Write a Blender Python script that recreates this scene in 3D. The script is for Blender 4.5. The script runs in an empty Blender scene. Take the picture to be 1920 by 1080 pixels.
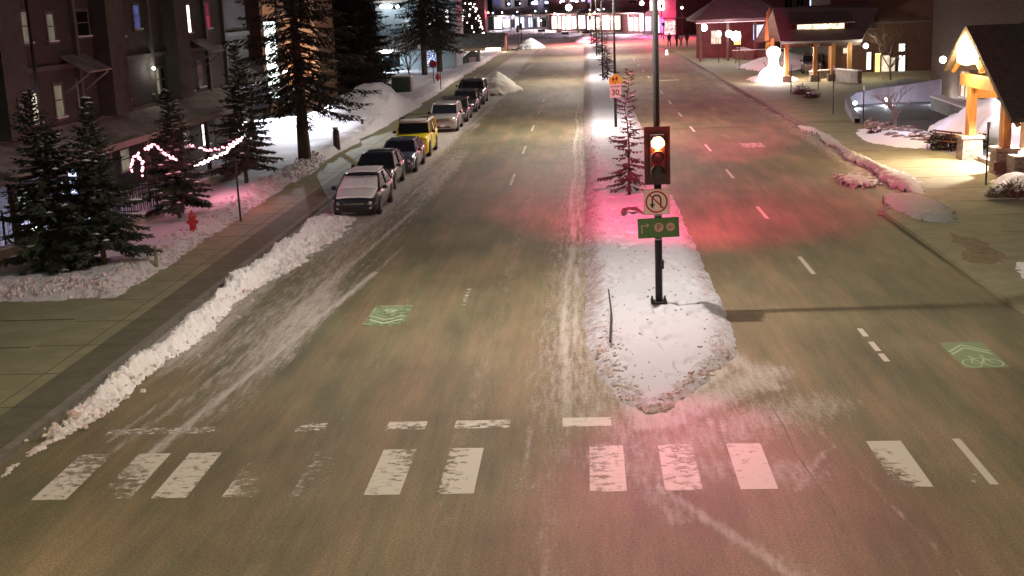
import bpy, math, random
import numpy as np
from mathutils import Vector, Matrix
R_ = random.Random(7)
sc = bpy.context.scene
COL = sc.collection
rad = math.radians

# ------------------------------------------------------------------ camera
PITCH, YAW, ROLL, FPX, CH = 0.228688, 0.0659, -0.040682, 2300.0, 7.8
Fv = Vector((-math.sin(YAW)*math.cos(PITCH), math.cos(YAW)*math.cos(PITCH), -math.sin(PITCH)))
Rv = Vector((math.cos(YAW), math.sin(YAW), 0)); Uv = Rv.cross(Fv)
R2 = math.cos(ROLL)*Rv + math.sin(ROLL)*Uv
U2 = -math.sin(ROLL)*Rv + math.cos(ROLL)*Uv
cd = bpy.data.cameras.new('camera'); cam = bpy.data.objects.new('camera', cd); COL.objects.link(cam)
m3 = Matrix((R2, U2, -Fv)).transposed()
cam.matrix_world = Matrix.Translation((0, 0, CH)) @ m3.to_4x4()
cd.sensor_width = 36; cd.lens = FPX/1920*36; cd.clip_end = 3000; cd.clip_start = 0.3
sc.camera = cam
def ray(x, y): return Fv + R2*((x-960)/FPX) - U2*((y-540)/FPX)
def W(x, y, z=0.0):
    d = ray(x, y); t = (z-CH)/d.z; return Vector((d.x*t, d.y*t, z))
def WX(x, y, X):
    d = ray(x, y); t = X/d.x; return Vector((X, d.y*t, CH+d.z*t))
def WY(x, y, Y):
    d = ray(x, y); t = Y/d.y; return Vector((d.x*t, Y, CH+d.z*t))

# ------------------------------------------------------------------ world, moon, exposure
w = bpy.data.worlds.new('World'); sc.world = w; w.use_nodes = True
nt = w.node_tree; bg = nt.nodes['Background']
sky = nt.nodes.new('ShaderNodeTexSky'); sky.sky_type = 'NISHITA'; sky.sun_disc = False
sky.sun_elevation = rad(1.0); sky.sun_rotation = rad(200)
tn = nt.nodes.new('ShaderNodeMix'); tn.data_type = 'RGBA'; tn.inputs[0].default_value = .75; nt.links.new(sky.outputs[0], tn.inputs[6]); tn.inputs[7].default_value = (.35, .31, .37, 1)
nt.links.new(tn.outputs[2], bg.inputs[0]); bg.inputs[1].default_value = 0.06
sl = bpy.data.lights.new('moon_light', 'SUN'); sl.energy = 0.02; sl.angle = rad(8); sl.color = (.8, .85, 1)
so = bpy.data.objects.new('moon_light', sl); COL.objects.link(so); so.rotation_euler = (rad(40), 0, rad(-30))
sc.view_settings.view_transform = 'Standard'; sc.view_settings.look = 'None'
sc.view_settings.exposure = 1.32; sc.view_settings.gamma = 1.0
sc.cycles.sample_clamp_indirect = 4; sc.cycles.max_bounces = 6; sc.cycles.transparent_max_bounces = 12
sc.cycles.use_denoising = True
LAMP = 1.0      # streetlight scale

# ------------------------------------------------------------------ materials
MATS = {}
def mat(name, col, rough=.7, metal=0.0, var=0.0, vscale=3.0, vcol=None, bump=0.0, bscale=20, emit=None, es=0.0, stretch=None, coat=0.0, alpha=None):
    if name in MATS: return MATS[name]
    m = bpy.data.materials.new(name); m.use_nodes = True; n = m.node_tree; N = n.nodes; b = N['Principled BSDF']
    b.inputs['Roughness'].default_value = rough; b.inputs['Metallic'].default_value = metal
    b.inputs['Base Color'].default_value = (*col, 1); b.inputs['Coat Weight'].default_value = coat
    if var or bump:
        tc = N.new('ShaderNodeTexCoord'); mp = N.new('ShaderNodeMapping'); n.links.new(tc.outputs['Object'], mp.inputs[0])
        if stretch: mp.inputs['Scale'].default_value = stretch
    if var:
        no = N.new('ShaderNodeTexNoise'); no.inputs['Scale'].default_value = vscale; no.inputs['Detail'].default_value = 6; no.inputs['Roughness'].default_value = .65
        n.links.new(mp.outputs[0], no.inputs[0])
        mr = N.new('ShaderNodeMapRange'); mr.inputs[1].default_value = .35; mr.inputs[2].default_value = .65
        n.links.new(no.outputs[0], mr.inputs[0])
        mx = N.new('ShaderNodeMix'); mx.data_type = 'RGBA'
        c2 = vcol if vcol else tuple(c*(1-var) for c in col)
        mx.inputs[6].default_value = (*col, 1); mx.inputs[7].default_value = (*c2, 1)
        n.links.new(mr.outputs[0], mx.inputs[0]); n.links.new(mx.outputs[2], b.inputs['Base Color'])
    if bump:
        nb = N.new('ShaderNodeTexNoise'); nb.inputs['Scale'].default_value = bscale; nb.inputs['Detail'].default_value = 5
        n.links.new(mp.outputs[0], nb.inputs[0])
        bp = N.new('ShaderNodeBump'); bp.inputs['Strength'].default_value = 1; bp.inputs['Distance'].default_value = bump
        n.links.new(nb.outputs[0], bp.inputs['Height']); n.links.new(bp.outputs[0], b.inputs['Normal'])
    if emit:
        b.inputs['Emission Color'].default_value = (*emit, 1); b.inputs['Emission Strength'].default_value = es
        if var and es: 
            b2 = N.new('ShaderNodeMix'); b2.data_type = 'RGBA'; b2.inputs[6].default_value = (*emit, 1); b2.inputs[7].default_value = (*tuple(c*(1-var) for c in emit), 1)
            n.links.new(mr.outputs[0], b2.inputs[0]); n.links.new(b2.outputs[2], b.inputs['Emission Color'])
    MATS[name] = m; return m

def road_material():
    m = bpy.data.materials.new('asphalt'); m.use_nodes = True; n = m.node_tree; N = n.nodes; L = n.links; b = N['Principled BSDF']
    tc = N.new('ShaderNodeTexCoord')
    at = N.new('ShaderNodeAttribute'); at.attribute_name = 'snow'
    ta = N.new('ShaderNodeAttribute'); ta.attribute_name = 'tint'
    def noise(scale, stretch, det=6, rgh=.6, src=None):
        mp = N.new('ShaderNodeMapping'); mp.inputs['Scale'].default_value = stretch; L.new(tc.outputs['Object'], mp.inputs[0])
        no = N.new('ShaderNodeTexNoise'); no.inputs['Scale'].default_value = scale; no.inputs['Detail'].default_value = det; no.inputs['Roughness'].default_value = rgh
        L.new(mp.outputs[0], no.inputs[0]); return no
    def math_(op, a, b_, c=None):
        x = N.new('ShaderNodeMath'); x.operation = op
        for i, v in enumerate((a, b_, c)):
            if v is None: continue
            if isinstance(v, (int, float)): x.inputs[i].default_value = v
            else: L.new(v, x.inputs[i])
        return x.outputs[0]
    n1 = noise(1.0, (7, .35, 1)); n2 = noise(9, (1, 1, 1), 8, .7); n3 = noise(24, (1, 1, 1), 6, .85); nw = noise(.5, (2.2, .28, 1), 3)
    # dusty asphalt, olive-to-brown lamplight hues painted in, salt dust in long wheel streaks
    mx = N.new('ShaderNodeMix'); mx.data_type = 'RGBA'; mx.inputs[6].default_value = (.098, .094, .047, 1); mx.inputs[7].default_value = (.172, .126, .070, 1)
    t = math_('ADD', math_('MULTIPLY', math_('SUBTRACT', nw.outputs[0], .5), 3.4), ta.outputs['Fac'])
    cl = N.new('ShaderNodeClamp'); L.new(t, cl.inputs[0]); L.new(cl.outputs[0], mx.inputs[0])
    mu = N.new('ShaderNodeMix'); mu.data_type = 'RGBA'; mu.blend_type = 'MULTIPLY'; mu.inputs[0].default_value = 1
    L.new(mx.outputs[2], mu.inputs[6])
    g = math_('MAXIMUM', math_('ADD', math_('MULTIPLY', n3.outputs[0], 4.2), -1.1), .15)
    nb_ = noise(.35, (1.5, .6, 1), 5, .6)
    g2 = math_('MULTIPLY', math_('MULTIPLY', g, math_('ADD', math_('MULTIPLY', n1.outputs[0], .7), .65)), math_('ADD', math_('MULTIPLY', nb_.outputs[0], 1.7), .15))
    cb = N.new('ShaderNodeCombineColor'); [L.new(g2, cb.inputs[i]) for i in range(3)]
    L.new(cb.outputs[0], mu.inputs[7])
    # snow and salt residue
    ns = noise(1.0, (9, 1.1, 1), 8, .7)
    s = math_('ADD', math_('MULTIPLY', at.outputs['Fac'], 1.25), math_('MULTIPLY', math_('SUBTRACT', math_('ADD', math_('MULTIPLY', ns.outputs[0], .65), math_('MULTIPLY', n2.outputs[0], .35)), .5), 2.6))
    mr = N.new('ShaderNodeMapRange'); mr.interpolation_type = 'SMOOTHSTEP'; mr.inputs[1].default_value = .30; mr.inputs[2].default_value = 1.15; L.new(s, mr.inputs[0])
    sn = math_('MULTIPLY', mr.outputs[0], math_('MINIMUM', math_('MULTIPLY', at.outputs['Fac'], 3.0), 1.0))
    sm = N.new('ShaderNodeMix'); sm.data_type = 'RGBA'; L.new(sn, sm.inputs[0]); L.new(mu.outputs[2], sm.inputs[6]); sm.inputs[7].default_value = (.40, .36, .33, 1)
    L.new(sm.outputs[2], b.inputs['Base Color'])
    b.inputs['Roughness'].default_value = .72
    bp = N.new('ShaderNodeBump'); bp.inputs['Distance'].default_value = .03; bp.inputs['Strength'].default_value = .8
    L.new(math_('ADD', math_('MULTIPLY', sn, n2.outputs[0]), math_('MULTIPLY', n3.outputs[0], .5)), bp.inputs['Height']); L.new(bp.outputs[0], b.inputs['Normal'])
    return m

def snow_material(name, col, dirt, amt=.5, bd=.05, bs=9):
    m = bpy.data.materials.new(name); m.use_nodes = True; n = m.node_tree; N = n.nodes; L = n.links; b = N['Principled BSDF']
    tc = N.new('ShaderNodeTexCoord'); at = N.new('ShaderNodeAttribute'); at.attribute_name = 'dirt'
    no = N.new('ShaderNodeTexNoise'); no.inputs['Scale'].default_value = 5; no.inputs['Detail'].default_value = 10; no.inputs['Roughness'].default_value = .82; L.new(tc.outputs['Object'], no.inputs[0])
    ad = N.new('ShaderNodeMath'); ad.operation = 'ADD'; L.new(no.outputs[0], ad.inputs[0]); L.new(at.outputs['Fac'], ad.inputs[1])
    mr = N.new('ShaderNodeMapRange'); mr.inputs[1].default_value = .53; mr.inputs[2].default_value = .74; mr.inputs[4].default_value = amt; L.new(ad.outputs[0], mr.inputs[0])
    mx = N.new('ShaderNodeMix'); mx.data_type = 'RGBA'; mx.inputs[6].default_value = (*col, 1); mx.inputs[7].default_value = (*dirt, 1)
    L.new(mr.outputs[0], mx.inputs[0]); L.new(mx.outputs[2], b.inputs['Base Color']); b.inputs['Roughness'].default_value = .85
    nb = N.new('ShaderNodeTexNoise'); nb.inputs['Scale'].default_value = bs; nb.inputs['Detail'].default_value = 9; nb.inputs['Roughness'].default_value = .78; L.new(tc.outputs['Object'], nb.inputs[0])
    bp = N.new('ShaderNodeBump'); bp.inputs['Distance'].default_value = bd; L.new(nb.outputs[0], bp.inputs['Height']); L.new(bp.outputs[0], b.inputs['Normal'])
    MATS[name] = m; return m

def paint_material(name, col):
    m = bpy.data.materials.new(name); m.use_nodes = True; n = m.node_tree; N = n.nodes; L = n.links; b = N['Principled BSDF']
    b.inputs['Base Color'].default_value = (*col, 1); b.inputs['Roughness'].default_value = .7
    tc = N.new('ShaderNodeTexCoord'); mp = N.new('ShaderNodeMapping'); mp.inputs['Scale'].default_value = (1.0, 1.5, 1); L.new(tc.outputs['Object'], mp.inputs[0])
    no = N.new('ShaderNodeTexNoise'); no.inputs['Scale'].default_value = 4.5; no.inputs['Detail'].default_value = 9; no.inputs['Roughness'].default_value = .72; L.new(mp.outputs[0], no.inputs[0])
    at = N.new('ShaderNodeAttribute'); at.attribute_name = 'wear'
    ad = N.new('ShaderNodeMath'); ad.operation = 'ADD'; L.new(no.outputs[0], ad.inputs[0]); L.new(at.outputs['Fac'], ad.inputs[1])
    mr = N.new('ShaderNodeMapRange'); mr.inputs[1].default_value = .84; mr.inputs[2].default_value = 1.0; mr.inputs[3].default_value = 0; mr.inputs[4].default_value = 1; L.new(ad.outputs[0], mr.inputs[0])
    tr = N.new('ShaderNodeBsdfTransparent'); ms = N.new('ShaderNodeMixShader')
    L.new(mr.outputs[0], ms.inputs[0]); L.new(b.outputs[0], ms.inputs[1]); L.new(tr.outputs[0], ms.inputs[2])
    L.new(ms.outputs[0], N['Material Output'].inputs[0]); MATS[name] = m; return m

SNOW = snow_material('snow_clean', (.80, .79, .80), (.45, .38, .34), .55, .03, 6)
SNOWR = snow_material('snow_rough', (.76, .73, .73), (.25, .18, .14), .8, .06, 12)
ROAD = road_material()
PAINT = paint_material('white_paint', (.50, .455, .40)); GPAINT = paint_material('green_paint', (.17, .225, .12)); GLINE = paint_material('pale_green_line', (.36, .44, .28))
CONC = mat('concrete_paving', (.235, .222, .125), .85, var=.25, vscale=1.2, bump=.01, bscale=60)
KERB = mat('kerb_concrete', (.20, .18, .15), .85, var=.4, vscale=3, bump=.01, bscale=30)
GROUNDM = mat('ground_dirty_snow', (.34, .32, .32), .9, var=.5, vscale=.8, bump=.05, bscale=3)
BLACKP = mat('black_painted_steel', (.012, .010, .011), .8, metal=0, var=.3, vscale=8)
DARKM = mat('dark_metal', (.03, .03, .032), .5, metal=.4, var=.3, vscale=8)
BARK = mat('bark', (.10, .062, .042), .95, var=.6, vscale=9, bump=.03, bscale=18, stretch=(1, 1, .25))
NEED = mat('needles', (.045, .055, .034), .8, var=.5, vscale=5)
NEEDD = mat('needles_dark', (.055, .046, .036), .85, var=.5, vscale=3)
TSNOW = mat('branch_snow', (.72, .70, .72), .85, var=.2, vscale=9)
TYRE = mat('tyre_rubber', (.016, .016, .017), .85, var=.3, vscale=20)
RIM = mat('alloy_rim', (.30, .30, .31), .35, metal=.8, var=.3, vscale=12)
GLASSD = mat('dark_glass', (.008, .009, .012), .12, var=.2, vscale=3)
CHROME = mat('chrome_trim', (.5, .5, .5), .25, metal=.9, var=.2, vscale=10)
LENSM = mat('headlight_lens', (.45, .46, .48), .18, metal=.3, var=.3, vscale=25)
PLATE = mat('number_plate', (.5, .5, .52), .5, var=.2, vscale=30)
TIMBER = mat('orange_timber', (.42, .20, .05), .6, var=.4, vscale=3, stretch=(4, 4, .5), bump=.01, bscale=10)
DTIMBER = mat('dark_timber', (.10, .055, .032), .7, var=.4, vscale=3, bump=.01, bscale=8)
STONE = mat('pier_stone', (.25, .21, .17), .9, var=.6, vscale=4, bump=.05, bscale=5, stretch=(1, 1, 2.2))
SHING = mat('brown_shingle', (.115, .085, .065), .9, var=.5, vscale=5, bump=.04, bscale=9, stretch=(1, 1, 3))
SIDING = mat('dark_siding', (.052, .046, .043), .85, var=.35, vscale=2, bump=.02, bscale=12, stretch=(.3, .3, 5))
TRIM = mat('grey_trim', (.10, .10, .09), .8, var=.3, vscale=3)
SNOWROOF = mat('thin_roof_snow', (.30, .27, .24), .9, var=.5, vscale=1.5, bump=.04, bscale=4)
REDP = mat('hydrant_red', (.42, .02, .02), .5, var=.3, vscale=8)
WOODP = mat('pale_post_wood', (.30, .27, .16), .85, var=.4, vscale=8, bump=.01)
ALU = mat('sign_aluminium', (.4, .4, .4), .5, metal=.6, var=.2, vscale=6)

# ------------------------------------------------------------------ mesh builder
class MB:
    def __init__(s): s.v = []; s.f = []
    def add(s, vs, fs):
        o = len(s.v); s.v += [tuple(p) for p in vs]; s.f += [tuple(i+o for i in f) for f in fs]; return s
    def box(s, c, d, rz=0.0, taper=1.0, rx=0.0, ry=0.0):
        x, y, z = d[0]/2, d[1]/2, d[2]/2; t = taper
        M = Matrix.Translation(c) @ Matrix.Rotation(rz, 4, 'Z') @ Matrix.Rotation(ry, 4, 'Y') @ Matrix.Rotation(rx, 4, 'X')
        vs = [M @ Vector(p) for p in ((-x,-y,-z),(x,-y,-z),(x,y,-z),(-x,y,-z),(-x*t,-y*t,z),(x*t,-y*t,z),(x*t,y*t,z),(-x*t,y*t,z))]
        return s.add(vs, [(0,3,2,1),(4,5,6,7),(0,1,5,4),(1,2,6,5),(2,3,7,6),(3,0,4,7)])
    def tube(s, pts, rs, n=8, cap=True):
        pts = [Vector(p) for p in pts]
        if isinstance(rs, (int, float)): rs = [rs]*len(pts)
        vs = []; fs = []; up = Vector((0, 0, 1))
        for i, p in enumerate(pts):
            d = (pts[min(i+1, len(pts)-1)] - pts[max(i-1, 0)])
            if d.length < 1e-9: d = Vector((0, 0, 1))
            d.normalize(); a = d.cross(up)
            if a.length < .05: a = d.cross(Vector((0, 1, 0)))
            a.normalize(); b = d.cross(a)
            for k in range(n):
                t = 2*math.pi*k/n; vs.append(p + (a*math.cos(t) + b*math.sin(t))*rs[i])
        for i in range(len(pts)-1):
            for k in range(n): fs.append((i*n+k, i*n+(k+1) % n, (i+1)*n+(k+1) % n, (i+1)*n+k))
        if cap: fs.append(tuple(range(n))[::-1]); fs.append(tuple((len(pts)-1)*n+k for k in range(n)))
        return s.add(vs, fs)
    def sphere(s, c, r, nu=14, nv=8, sq=(1, 1, 1)):
        vs = []; fs = []
        for j in range(nv+1):
            ph = math.pi*j/nv
            for i in range(nu):
                th = 2*math.pi*i/nu; vs.append((c[0]+r*sq[0]*math.sin(ph)*math.cos(th), c[1]+r*sq[1]*math.sin(ph)*math.sin(th), c[2]+r*sq[2]*math.cos(ph)))
        for j in range(nv):
            for i in range(nu): fs.append((j*nu+i, (j+1)*nu+i, (j+1)*nu+(i+1) % nu, j*nu+(i+1) % nu))
        return s.add(vs, fs)
    def lathe(s, prof, c=(0, 0, 0), n=14):
        return s.tube([(c[0], c[1], c[2]+z) for r, z in prof], [r for r, z in prof], n)
    def prism(s, poly, z0, z1):      # poly in xy
        n = len(poly); vs = [(x, y, z0) for x, y in poly]+[(x, y, z1) for x, y in poly]
        return s.add(vs, [tuple(range(n))[::-1], tuple(range(n, 2*n))]+[(i, (i+1) % n, n+(i+1) % n, n+i) for i in range(n)])
    def slab(s, pts, th):            # planar polygon of 3D points, thickened along its normal (downwards)
        P = [Vector(p) for p in pts]; nn = (P[1]-P[0]).cross(P[2]-P[0]).normalized()
        if nn.z < 0 or (abs(nn.z) < 1e-6 and nn.y > 0): nn = -nn
        Q = [p-nn*th for p in P]; n = len(P)
        return s.add(P+Q, [tuple(range(n)), tuple(range(n, 2*n))[::-1]]+[(i, n+i, n+(i+1) % n, (i+1) % n) for i in range(n)])
    def vpoly(s, poly, y0, y1):      # poly in xz, extruded along y
        n = len(poly); vs = [(x, y0, z) for x, z in poly]+[(x, y1, z) for x, z in poly]
        return s.add(vs, [tuple(range(n)), tuple(range(n, 2*n))[::-1]]+[(i, n+i, n+(i+1) % n, (i+1) % n) for i in range(n)])
    def build(s, name, m, parent=None, loc=None, rz=0, smooth=False, bevel=0):
        me = bpy.data.meshes.new(name); me.from_pydata(s.v, [], s.f); me.materials.append(m)
        me.validate(); me.update()
        o = bpy.data.objects.new(name, me); COL.objects.link(o)
        if parent: o.parent = parent
        if loc is not None: o.location = loc
        if rz: o.rotation_euler.z = rz
        if smooth: me.polygons.foreach_set('use_smooth', [True]*len(me.polygons))
        if bevel:
            b = o.modifiers.new('bevel', 'BEVEL'); b.width = bevel; b.segments = 2; b.limit_method = 'ANGLE'
        return o
def tag(o, label=None, cat=None, group=None, kind=None):
    if label: o['label'] = label
    if cat: o['category'] = cat
    if group: o['group'] = group
    if kind: o['kind'] = kind
    return o
def thing(name, loc, label, cat, group=None, rz=0):
    o = bpy.data.objects.new(name, None); COL.objects.link(o); o.location = loc; o.rotation_euler.z = rz; o.empty_display_size = .2
    return tag(o, label, cat, group)
def struct(o, kind='structure'): o['kind'] = kind; return o
def dup(o, parent=None):
    c = o.copy(); COL.objects.link(c); c.parent = parent
    for ch in list(o.children): dup(ch, c)
    return c
def light(name, kind, loc, energy, col, parent=None, radius=.1, spot=None, blend=.5, aim=None):
    l = bpy.data.lights.new(name, kind); l.energy = energy; l.color = col
    if kind == 'SPOT': l.spot_size = spot; l.spot_blend = blend
    if kind in ('POINT', 'SPOT'): l.shadow_soft_size = radius
    o = bpy.data.objects.new(name, l); COL.objects.link(o); o.location = loc
    if parent: o.parent = parent
    if aim is not None: o.rotation_euler = Vector(aim).to_track_quat('-Z', 'Y').to_euler()
    return o
def text_mesh(name, body, size, m, parent, loc, rot=(rad(90), 0, 0), ext=.002, bold=0.0):
    c = bpy.data.curves.new(name, 'FONT'); c.body = body; c.size = size; c.align_x = 'CENTER'; c.align_y = 'CENTER'; c.extrude = ext; c.offset = bold
    t = bpy.data.objects.new(name+'_src', c); COL.objects.link(t)
    me = bpy.data.meshes.new_from_object(t); bpy.data.objects.remove(t); me.materials.clear(); me.materials.append(m)
    o = bpy.data.objects.new(name, me); COL.objects.link(o); o.parent = parent; o.location = loc; o.rotation_euler = rot; return o

# ------------------------------------------------------------------ numpy noise + height fields
VT = {}
def vnoise(x, y, seed=0):
    if seed not in VT: VT[seed] = np.random.RandomState(seed).rand(256, 256)
    T = VT[seed]
    xi = np.floor(x).astype(int); yi = np.floor(y).astype(int); fx = x-xi; fy = y-yi
    fx = fx*fx*(3-2*fx); fy = fy*fy*(3-2*fy)
    a = T[xi % 256, yi % 256]; b = T[(xi+1) % 256, yi % 256]; c = T[xi % 256, (yi+1) % 256]; d = T[(xi+1) % 256, (yi+1) % 256]
    return (a*(1-fx)+b*fx)*(1-fy)+(c*(1-fx)+d*fx)*fy
def fbm(x, y, s, o=4, seed=0, g=.5):
    r = 0; a = 1; t = 0
    for k in range(o):
        r = r+a*vnoise(x*s*2**k+17*k, y*s*2**k+31*k, seed+k); t += a; a *= g
    return r/t
def sst(a, b, x):
    t = np.clip((x-a)/(b-a), 0, 1); return t*t*(3-2*t)
def yspace(y0, y1, d0, growth=0.0, ref=20):
    ys = [y0]
    while ys[-1] < y1: ys.append(ys[-1]+max(d0, d0*(ys[-1]/ref)*growth if growth else d0))
    return np.array(ys)
def grid(name, xs, ys, zf, m, attrs=None, keep=None, smooth=True, xmap=None):
    X, Y = np.meshgrid(xs, ys)
    if xmap: X = xmap(X, Y)
    Z = zf(X, Y) + 0*X
    nx, ny = len(xs), len(ys); idx = np.arange(nx*ny).reshape(ny, nx)
    q = np.stack([idx[:-1, :-1], idx[:-1, 1:], idx[1:, 1:], idx[1:, :-1]], -1).reshape(-1, 4)
    if keep is not None:
        K = keep(X, Y, Z); k = (K.reshape(-1)[q].sum(1) >= 3); q = q[k]
    me = bpy.data.meshes.new(name); me.vertices.add(nx*ny); me.vertices.foreach_set('co', np.stack([X, Y, Z], -1).reshape(-1).astype(np.float32))
    me.loops.add(len(q)*4); me.loops.foreach_set('vertex_index', q.reshape(-1).astype(np.int32))
    me.polygons.add(len(q)); me.polygons.foreach_set('loop_start', np.arange(0, len(q)*4, 4, dtype=np.int32))
    me.update(calc_edges=True)
    me.polygons.foreach_set('use_smooth', np.full(len(q), smooth))
    for an, fn in (attrs or {}).items():
        a = me.attributes.new(an, 'FLOAT', 'POINT'); a.data.foreach_set('value', np.asarray(fn(X, Y)+0*X, dtype=np.float32).reshape(-1))
    me.materials.append(m); me.validate()
    o = bpy.data.objects.new(name, me); COL.objects.link(o); return o
# ------------------------------------------------------------------ SETTING: ground, road, pavements, median
def gplane(name, x0, x1, y0, y1, z, m): return struct(MB().add([(x0, y0, z), (x1, y0, z), (x1, y1, z), (x0, y1, z)], [(0, 1, 2, 3)]).build(name, m))
gplane('ground', -900, 900, -200, 1500, -.12, GROUNDM)

def seg_d(X, Y, a, b):
    ax, ay = a; bx, by = b; dx, dy = bx-ax, by-ay; t = np.clip(((X-ax)*dx+(Y-ay)*dy)/(dx*dx+dy*dy), 0, 1)
    return np.hypot(X-ax-t*dx, Y-ay-t*dy)
def gau(d, s): return np.exp(-(d/s)**2)
def snow_attr(X, Y):
    s = 0*X
    edge = -6.7+.35*np.sin(Y*.13)+.5*(fbm(X*0+3, Y, .25, 3, 5)-.5)*2
    near = sst(17, 30, Y)
    streak = fbm(X*2.3+(Y-30)*-.06, Y*.07, 1.0, 4, 9)
    park = sst(edge+.6, edge-.5, X)*near
    s = np.maximum(s, park*(.47+.22*sst(.45, .65, streak)-.12*sst(.5, .3, streak)))
    s = np.maximum(s, sst(-7.0, -8.2, X)*sst(38, 48, Y)*.75)
    for x0, x1, yy0, yy1, a, wd in ((-8.2, -6.5, 20, 36, .85, .16), (-7.6, -6.2, 22, 40, .52, .10), (-8.9, -7.3, 21, 34, .58, .12), (-7.9, -6.8, 30, 48, .75, .14), (-9.2, -8.0, 21.5, 32, .55, .10), (-8.5, -7.0, 23, 38, .55, .07), (-8.0, -6.9, 20.5, 30, .45, .06), (-9.0, -7.6, 26, 44, .6, .1), (-6.9, -6.4, 34, 60, .5, .1)):
        s = np.maximum(s, gau(seg_d(X, Y, (x0, yy0), (x1, yy1)), wd)*a)
    # dusty white track beside the median
    wob = .08*np.sin(Y*.35)
    f = sst(17.5, 24, Y)*sst(125, 60, Y)
    s = np.maximum(s, gau(X+.62-wob, .15)*(.62+.4*fbm(X*0, Y, .5, 3, 91))*f); s = np.maximum(s, gau(X+.36-wob, .09)*(.5+.5*fbm(X*0, Y, .7, 3, 92))*f*sst(20, 30, Y)); s = np.maximum(s, gau(X-.05+.3*sst(27, 22, Y), .08)*.6*f); s = np.maximum(s, gau(X+.85, .25)*.40*f)
    s = np.maximum(s, sst(-2.6, -.4, X)*sst(3.4, .1, X)*.50*f); s = np.maximum(s, gau(X+2.4, .5)*.30*sst(8, 20, Y)*(Y < 60)); s = np.maximum(s, gau(X+4.9, .45)*.24*(Y < 60)); s = np.maximum(s, gau(X+1.2, .10)*.55*gau(Y-21, 2.2)); s = np.maximum(s, gau(X+.1, .16)*.34*f)
    s = np.maximum(s, gau(X+.75, .35)*.38*sst(8, 14, Y)*sst(30, 20, Y))
    # slush pushed off the nose of the median
    for a, b, wd, am in (((.35, 26), (.9, 21.8), .35, .85), ((1.1, 22.4), (2.6, 25.2), .5, .9), ((-.2, 24), (1.1, 19.2), .45, .55), ((1.2, 22.0), (3.6, 25.0), .8, .74), ((1.4, 20.9), (4.2, 22.8), 1.2, .58), ((.2, 20.2), (3.2, 19.4), 1.0, .5), ((3.0, 26.5), (3.6, 24), .4, .7), ((1.0, 18.9), (3.1, 14.8), .16, .72), ((1.9, 17.2), (5.2, 12.5), .2, .45),
                         ((3.2, 18.6), (4.0, 20.4), .12, .6), ((.2, 20.8), (1.2, 17.6), .35, .55), ((4.0, 22), (5.0, 15), .08, .45), ((1.1, 21.5), (1.6, 19), .6, .45)):
        s = np.maximum(s, gau(seg_d(X, Y, a, b), wd)*am)
    # far end: road brightened through the snow mask; snow dragged off both kerbs
    s = np.maximum(s, sst(60, 170, Y)*.34+sst(150, 215, Y)*.12); s = np.maximum(s, sst(-8.7, -9.5, X)*.72*sst(23, 28, Y)); s = np.maximum(s, sst(1.2, -1.5, X)*sst(75, 110, Y)*.40); s = np.maximum(s, sst(-9.6, -10.7, X)*.7*sst(20, 26, Y))
    s = np.maximum(s, sst(10.8, 12.2, X)*sst(44, 50, Y)*(.35+.35*sst(110, 70, Y)*gau(Y-60, 14)))
    s = np.maximum(s, sst(-9.8, -7.8, X)*sst(60, 150, Y)*sst(-5.5, -9, X)*.4)
    pn = fbm(X, Y, .35, 3, 44)
    return np.clip(s+.10*(pn-.5), 0, 1)
def tint_attr(X, Y):
    t = .5+.45*np.exp(-((X-2)/5)**2)*sst(60, 20, Y)+.25*sst(30, 12, Y)-.35*sst(4, 9, X)-.2*sst(-2, -6, X)*sst(15, 40, Y)  # olive-to-brown hue of the lamplight put into the road colour
    return t
ysr = np.concatenate([yspace(2, 46, .11)[:-1], yspace(46, 262, .3, 1, 60)])
xsr = np.linspace(-11, 12.7, 238)
def xroad(X, Y): return X-sst(205, 262, Y)*22*sst(3, -11, X)
struct(grid('road', xsr, ysr, lambda X, Y: 0*X, ROAD, {'snow': snow_attr, 'tint': tint_attr}, xmap=xroad))
gplane('cross_street', -60, 60, -30, 2, -.004, ROAD)
gplane('cross_street_left', -60, -11, 2, 17.5, -.004, ROAD)
gplane('cross_street_right', 12.7, 60, 2, 26, -.004, ROAD)
gplane('far_street', -120, 60, 255, 420, -.03, mat('packed_snow_street', (.20, .17, .16), .8, var=.5, vscale=.4, bump=.02))

def poly_struct(name, poly, z0, z1, m, kind='structure'):
    return struct(MB().prism(poly, z0, z1).build(name, m), kind)
LW = [(-60, 17.5), (-11.6, 17.5), (-10.95, 20.6), (-10.95, 196), (-13, 215), (-22, 250), (-60, 250)]
poly_struct('pavement', LW, -.1, .12, CONC)
poly_struct('kerb', [(-11.45, 17.9), (-11.25, 17.8), (-10.75, 20.5), (-10.75, 196), (-10.95, 196), (-10.95, 20.6)], -.1, .135, KERB)
RW = [(10.35, 27.5), (10.35, 43.3), (12.85, 47.5), (12.85, 180), (10.9, 215), (10.9, 240), (70, 240), (70, 25), (12, 25)]
poly_struct('pavement', RW, -.1, .12, CONC)
poly_struct('kerb', [(10.15, 43.4), (12.65, 47.6), (12.65, 180), (12.85, 180), (12.85, 47.5), (10.35, 43.3)], -.1, .135, KERB)
# pavement joints (grooves) left and right
g = MB()
for x in (-12.25,): g.box((x, 90, .123), (.02, 140, .004))
for y in np.arange(18.6, 60, 2.35): g.box((-12.23, y, .1235), (2.5, .02, .004))
for y in (24.6, 27.9, 30.6): g.box((-19, y, .1236), (10.8, .07, .004))
for y in np.arange(30, 100, 3.0): g.box((13.2+1.3, y, .123), (3.0, .02, .004))
struct(g.build('pavement_joints', mat('joint_dark', (.07, .06, .04), .9, var=.3)))
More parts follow.
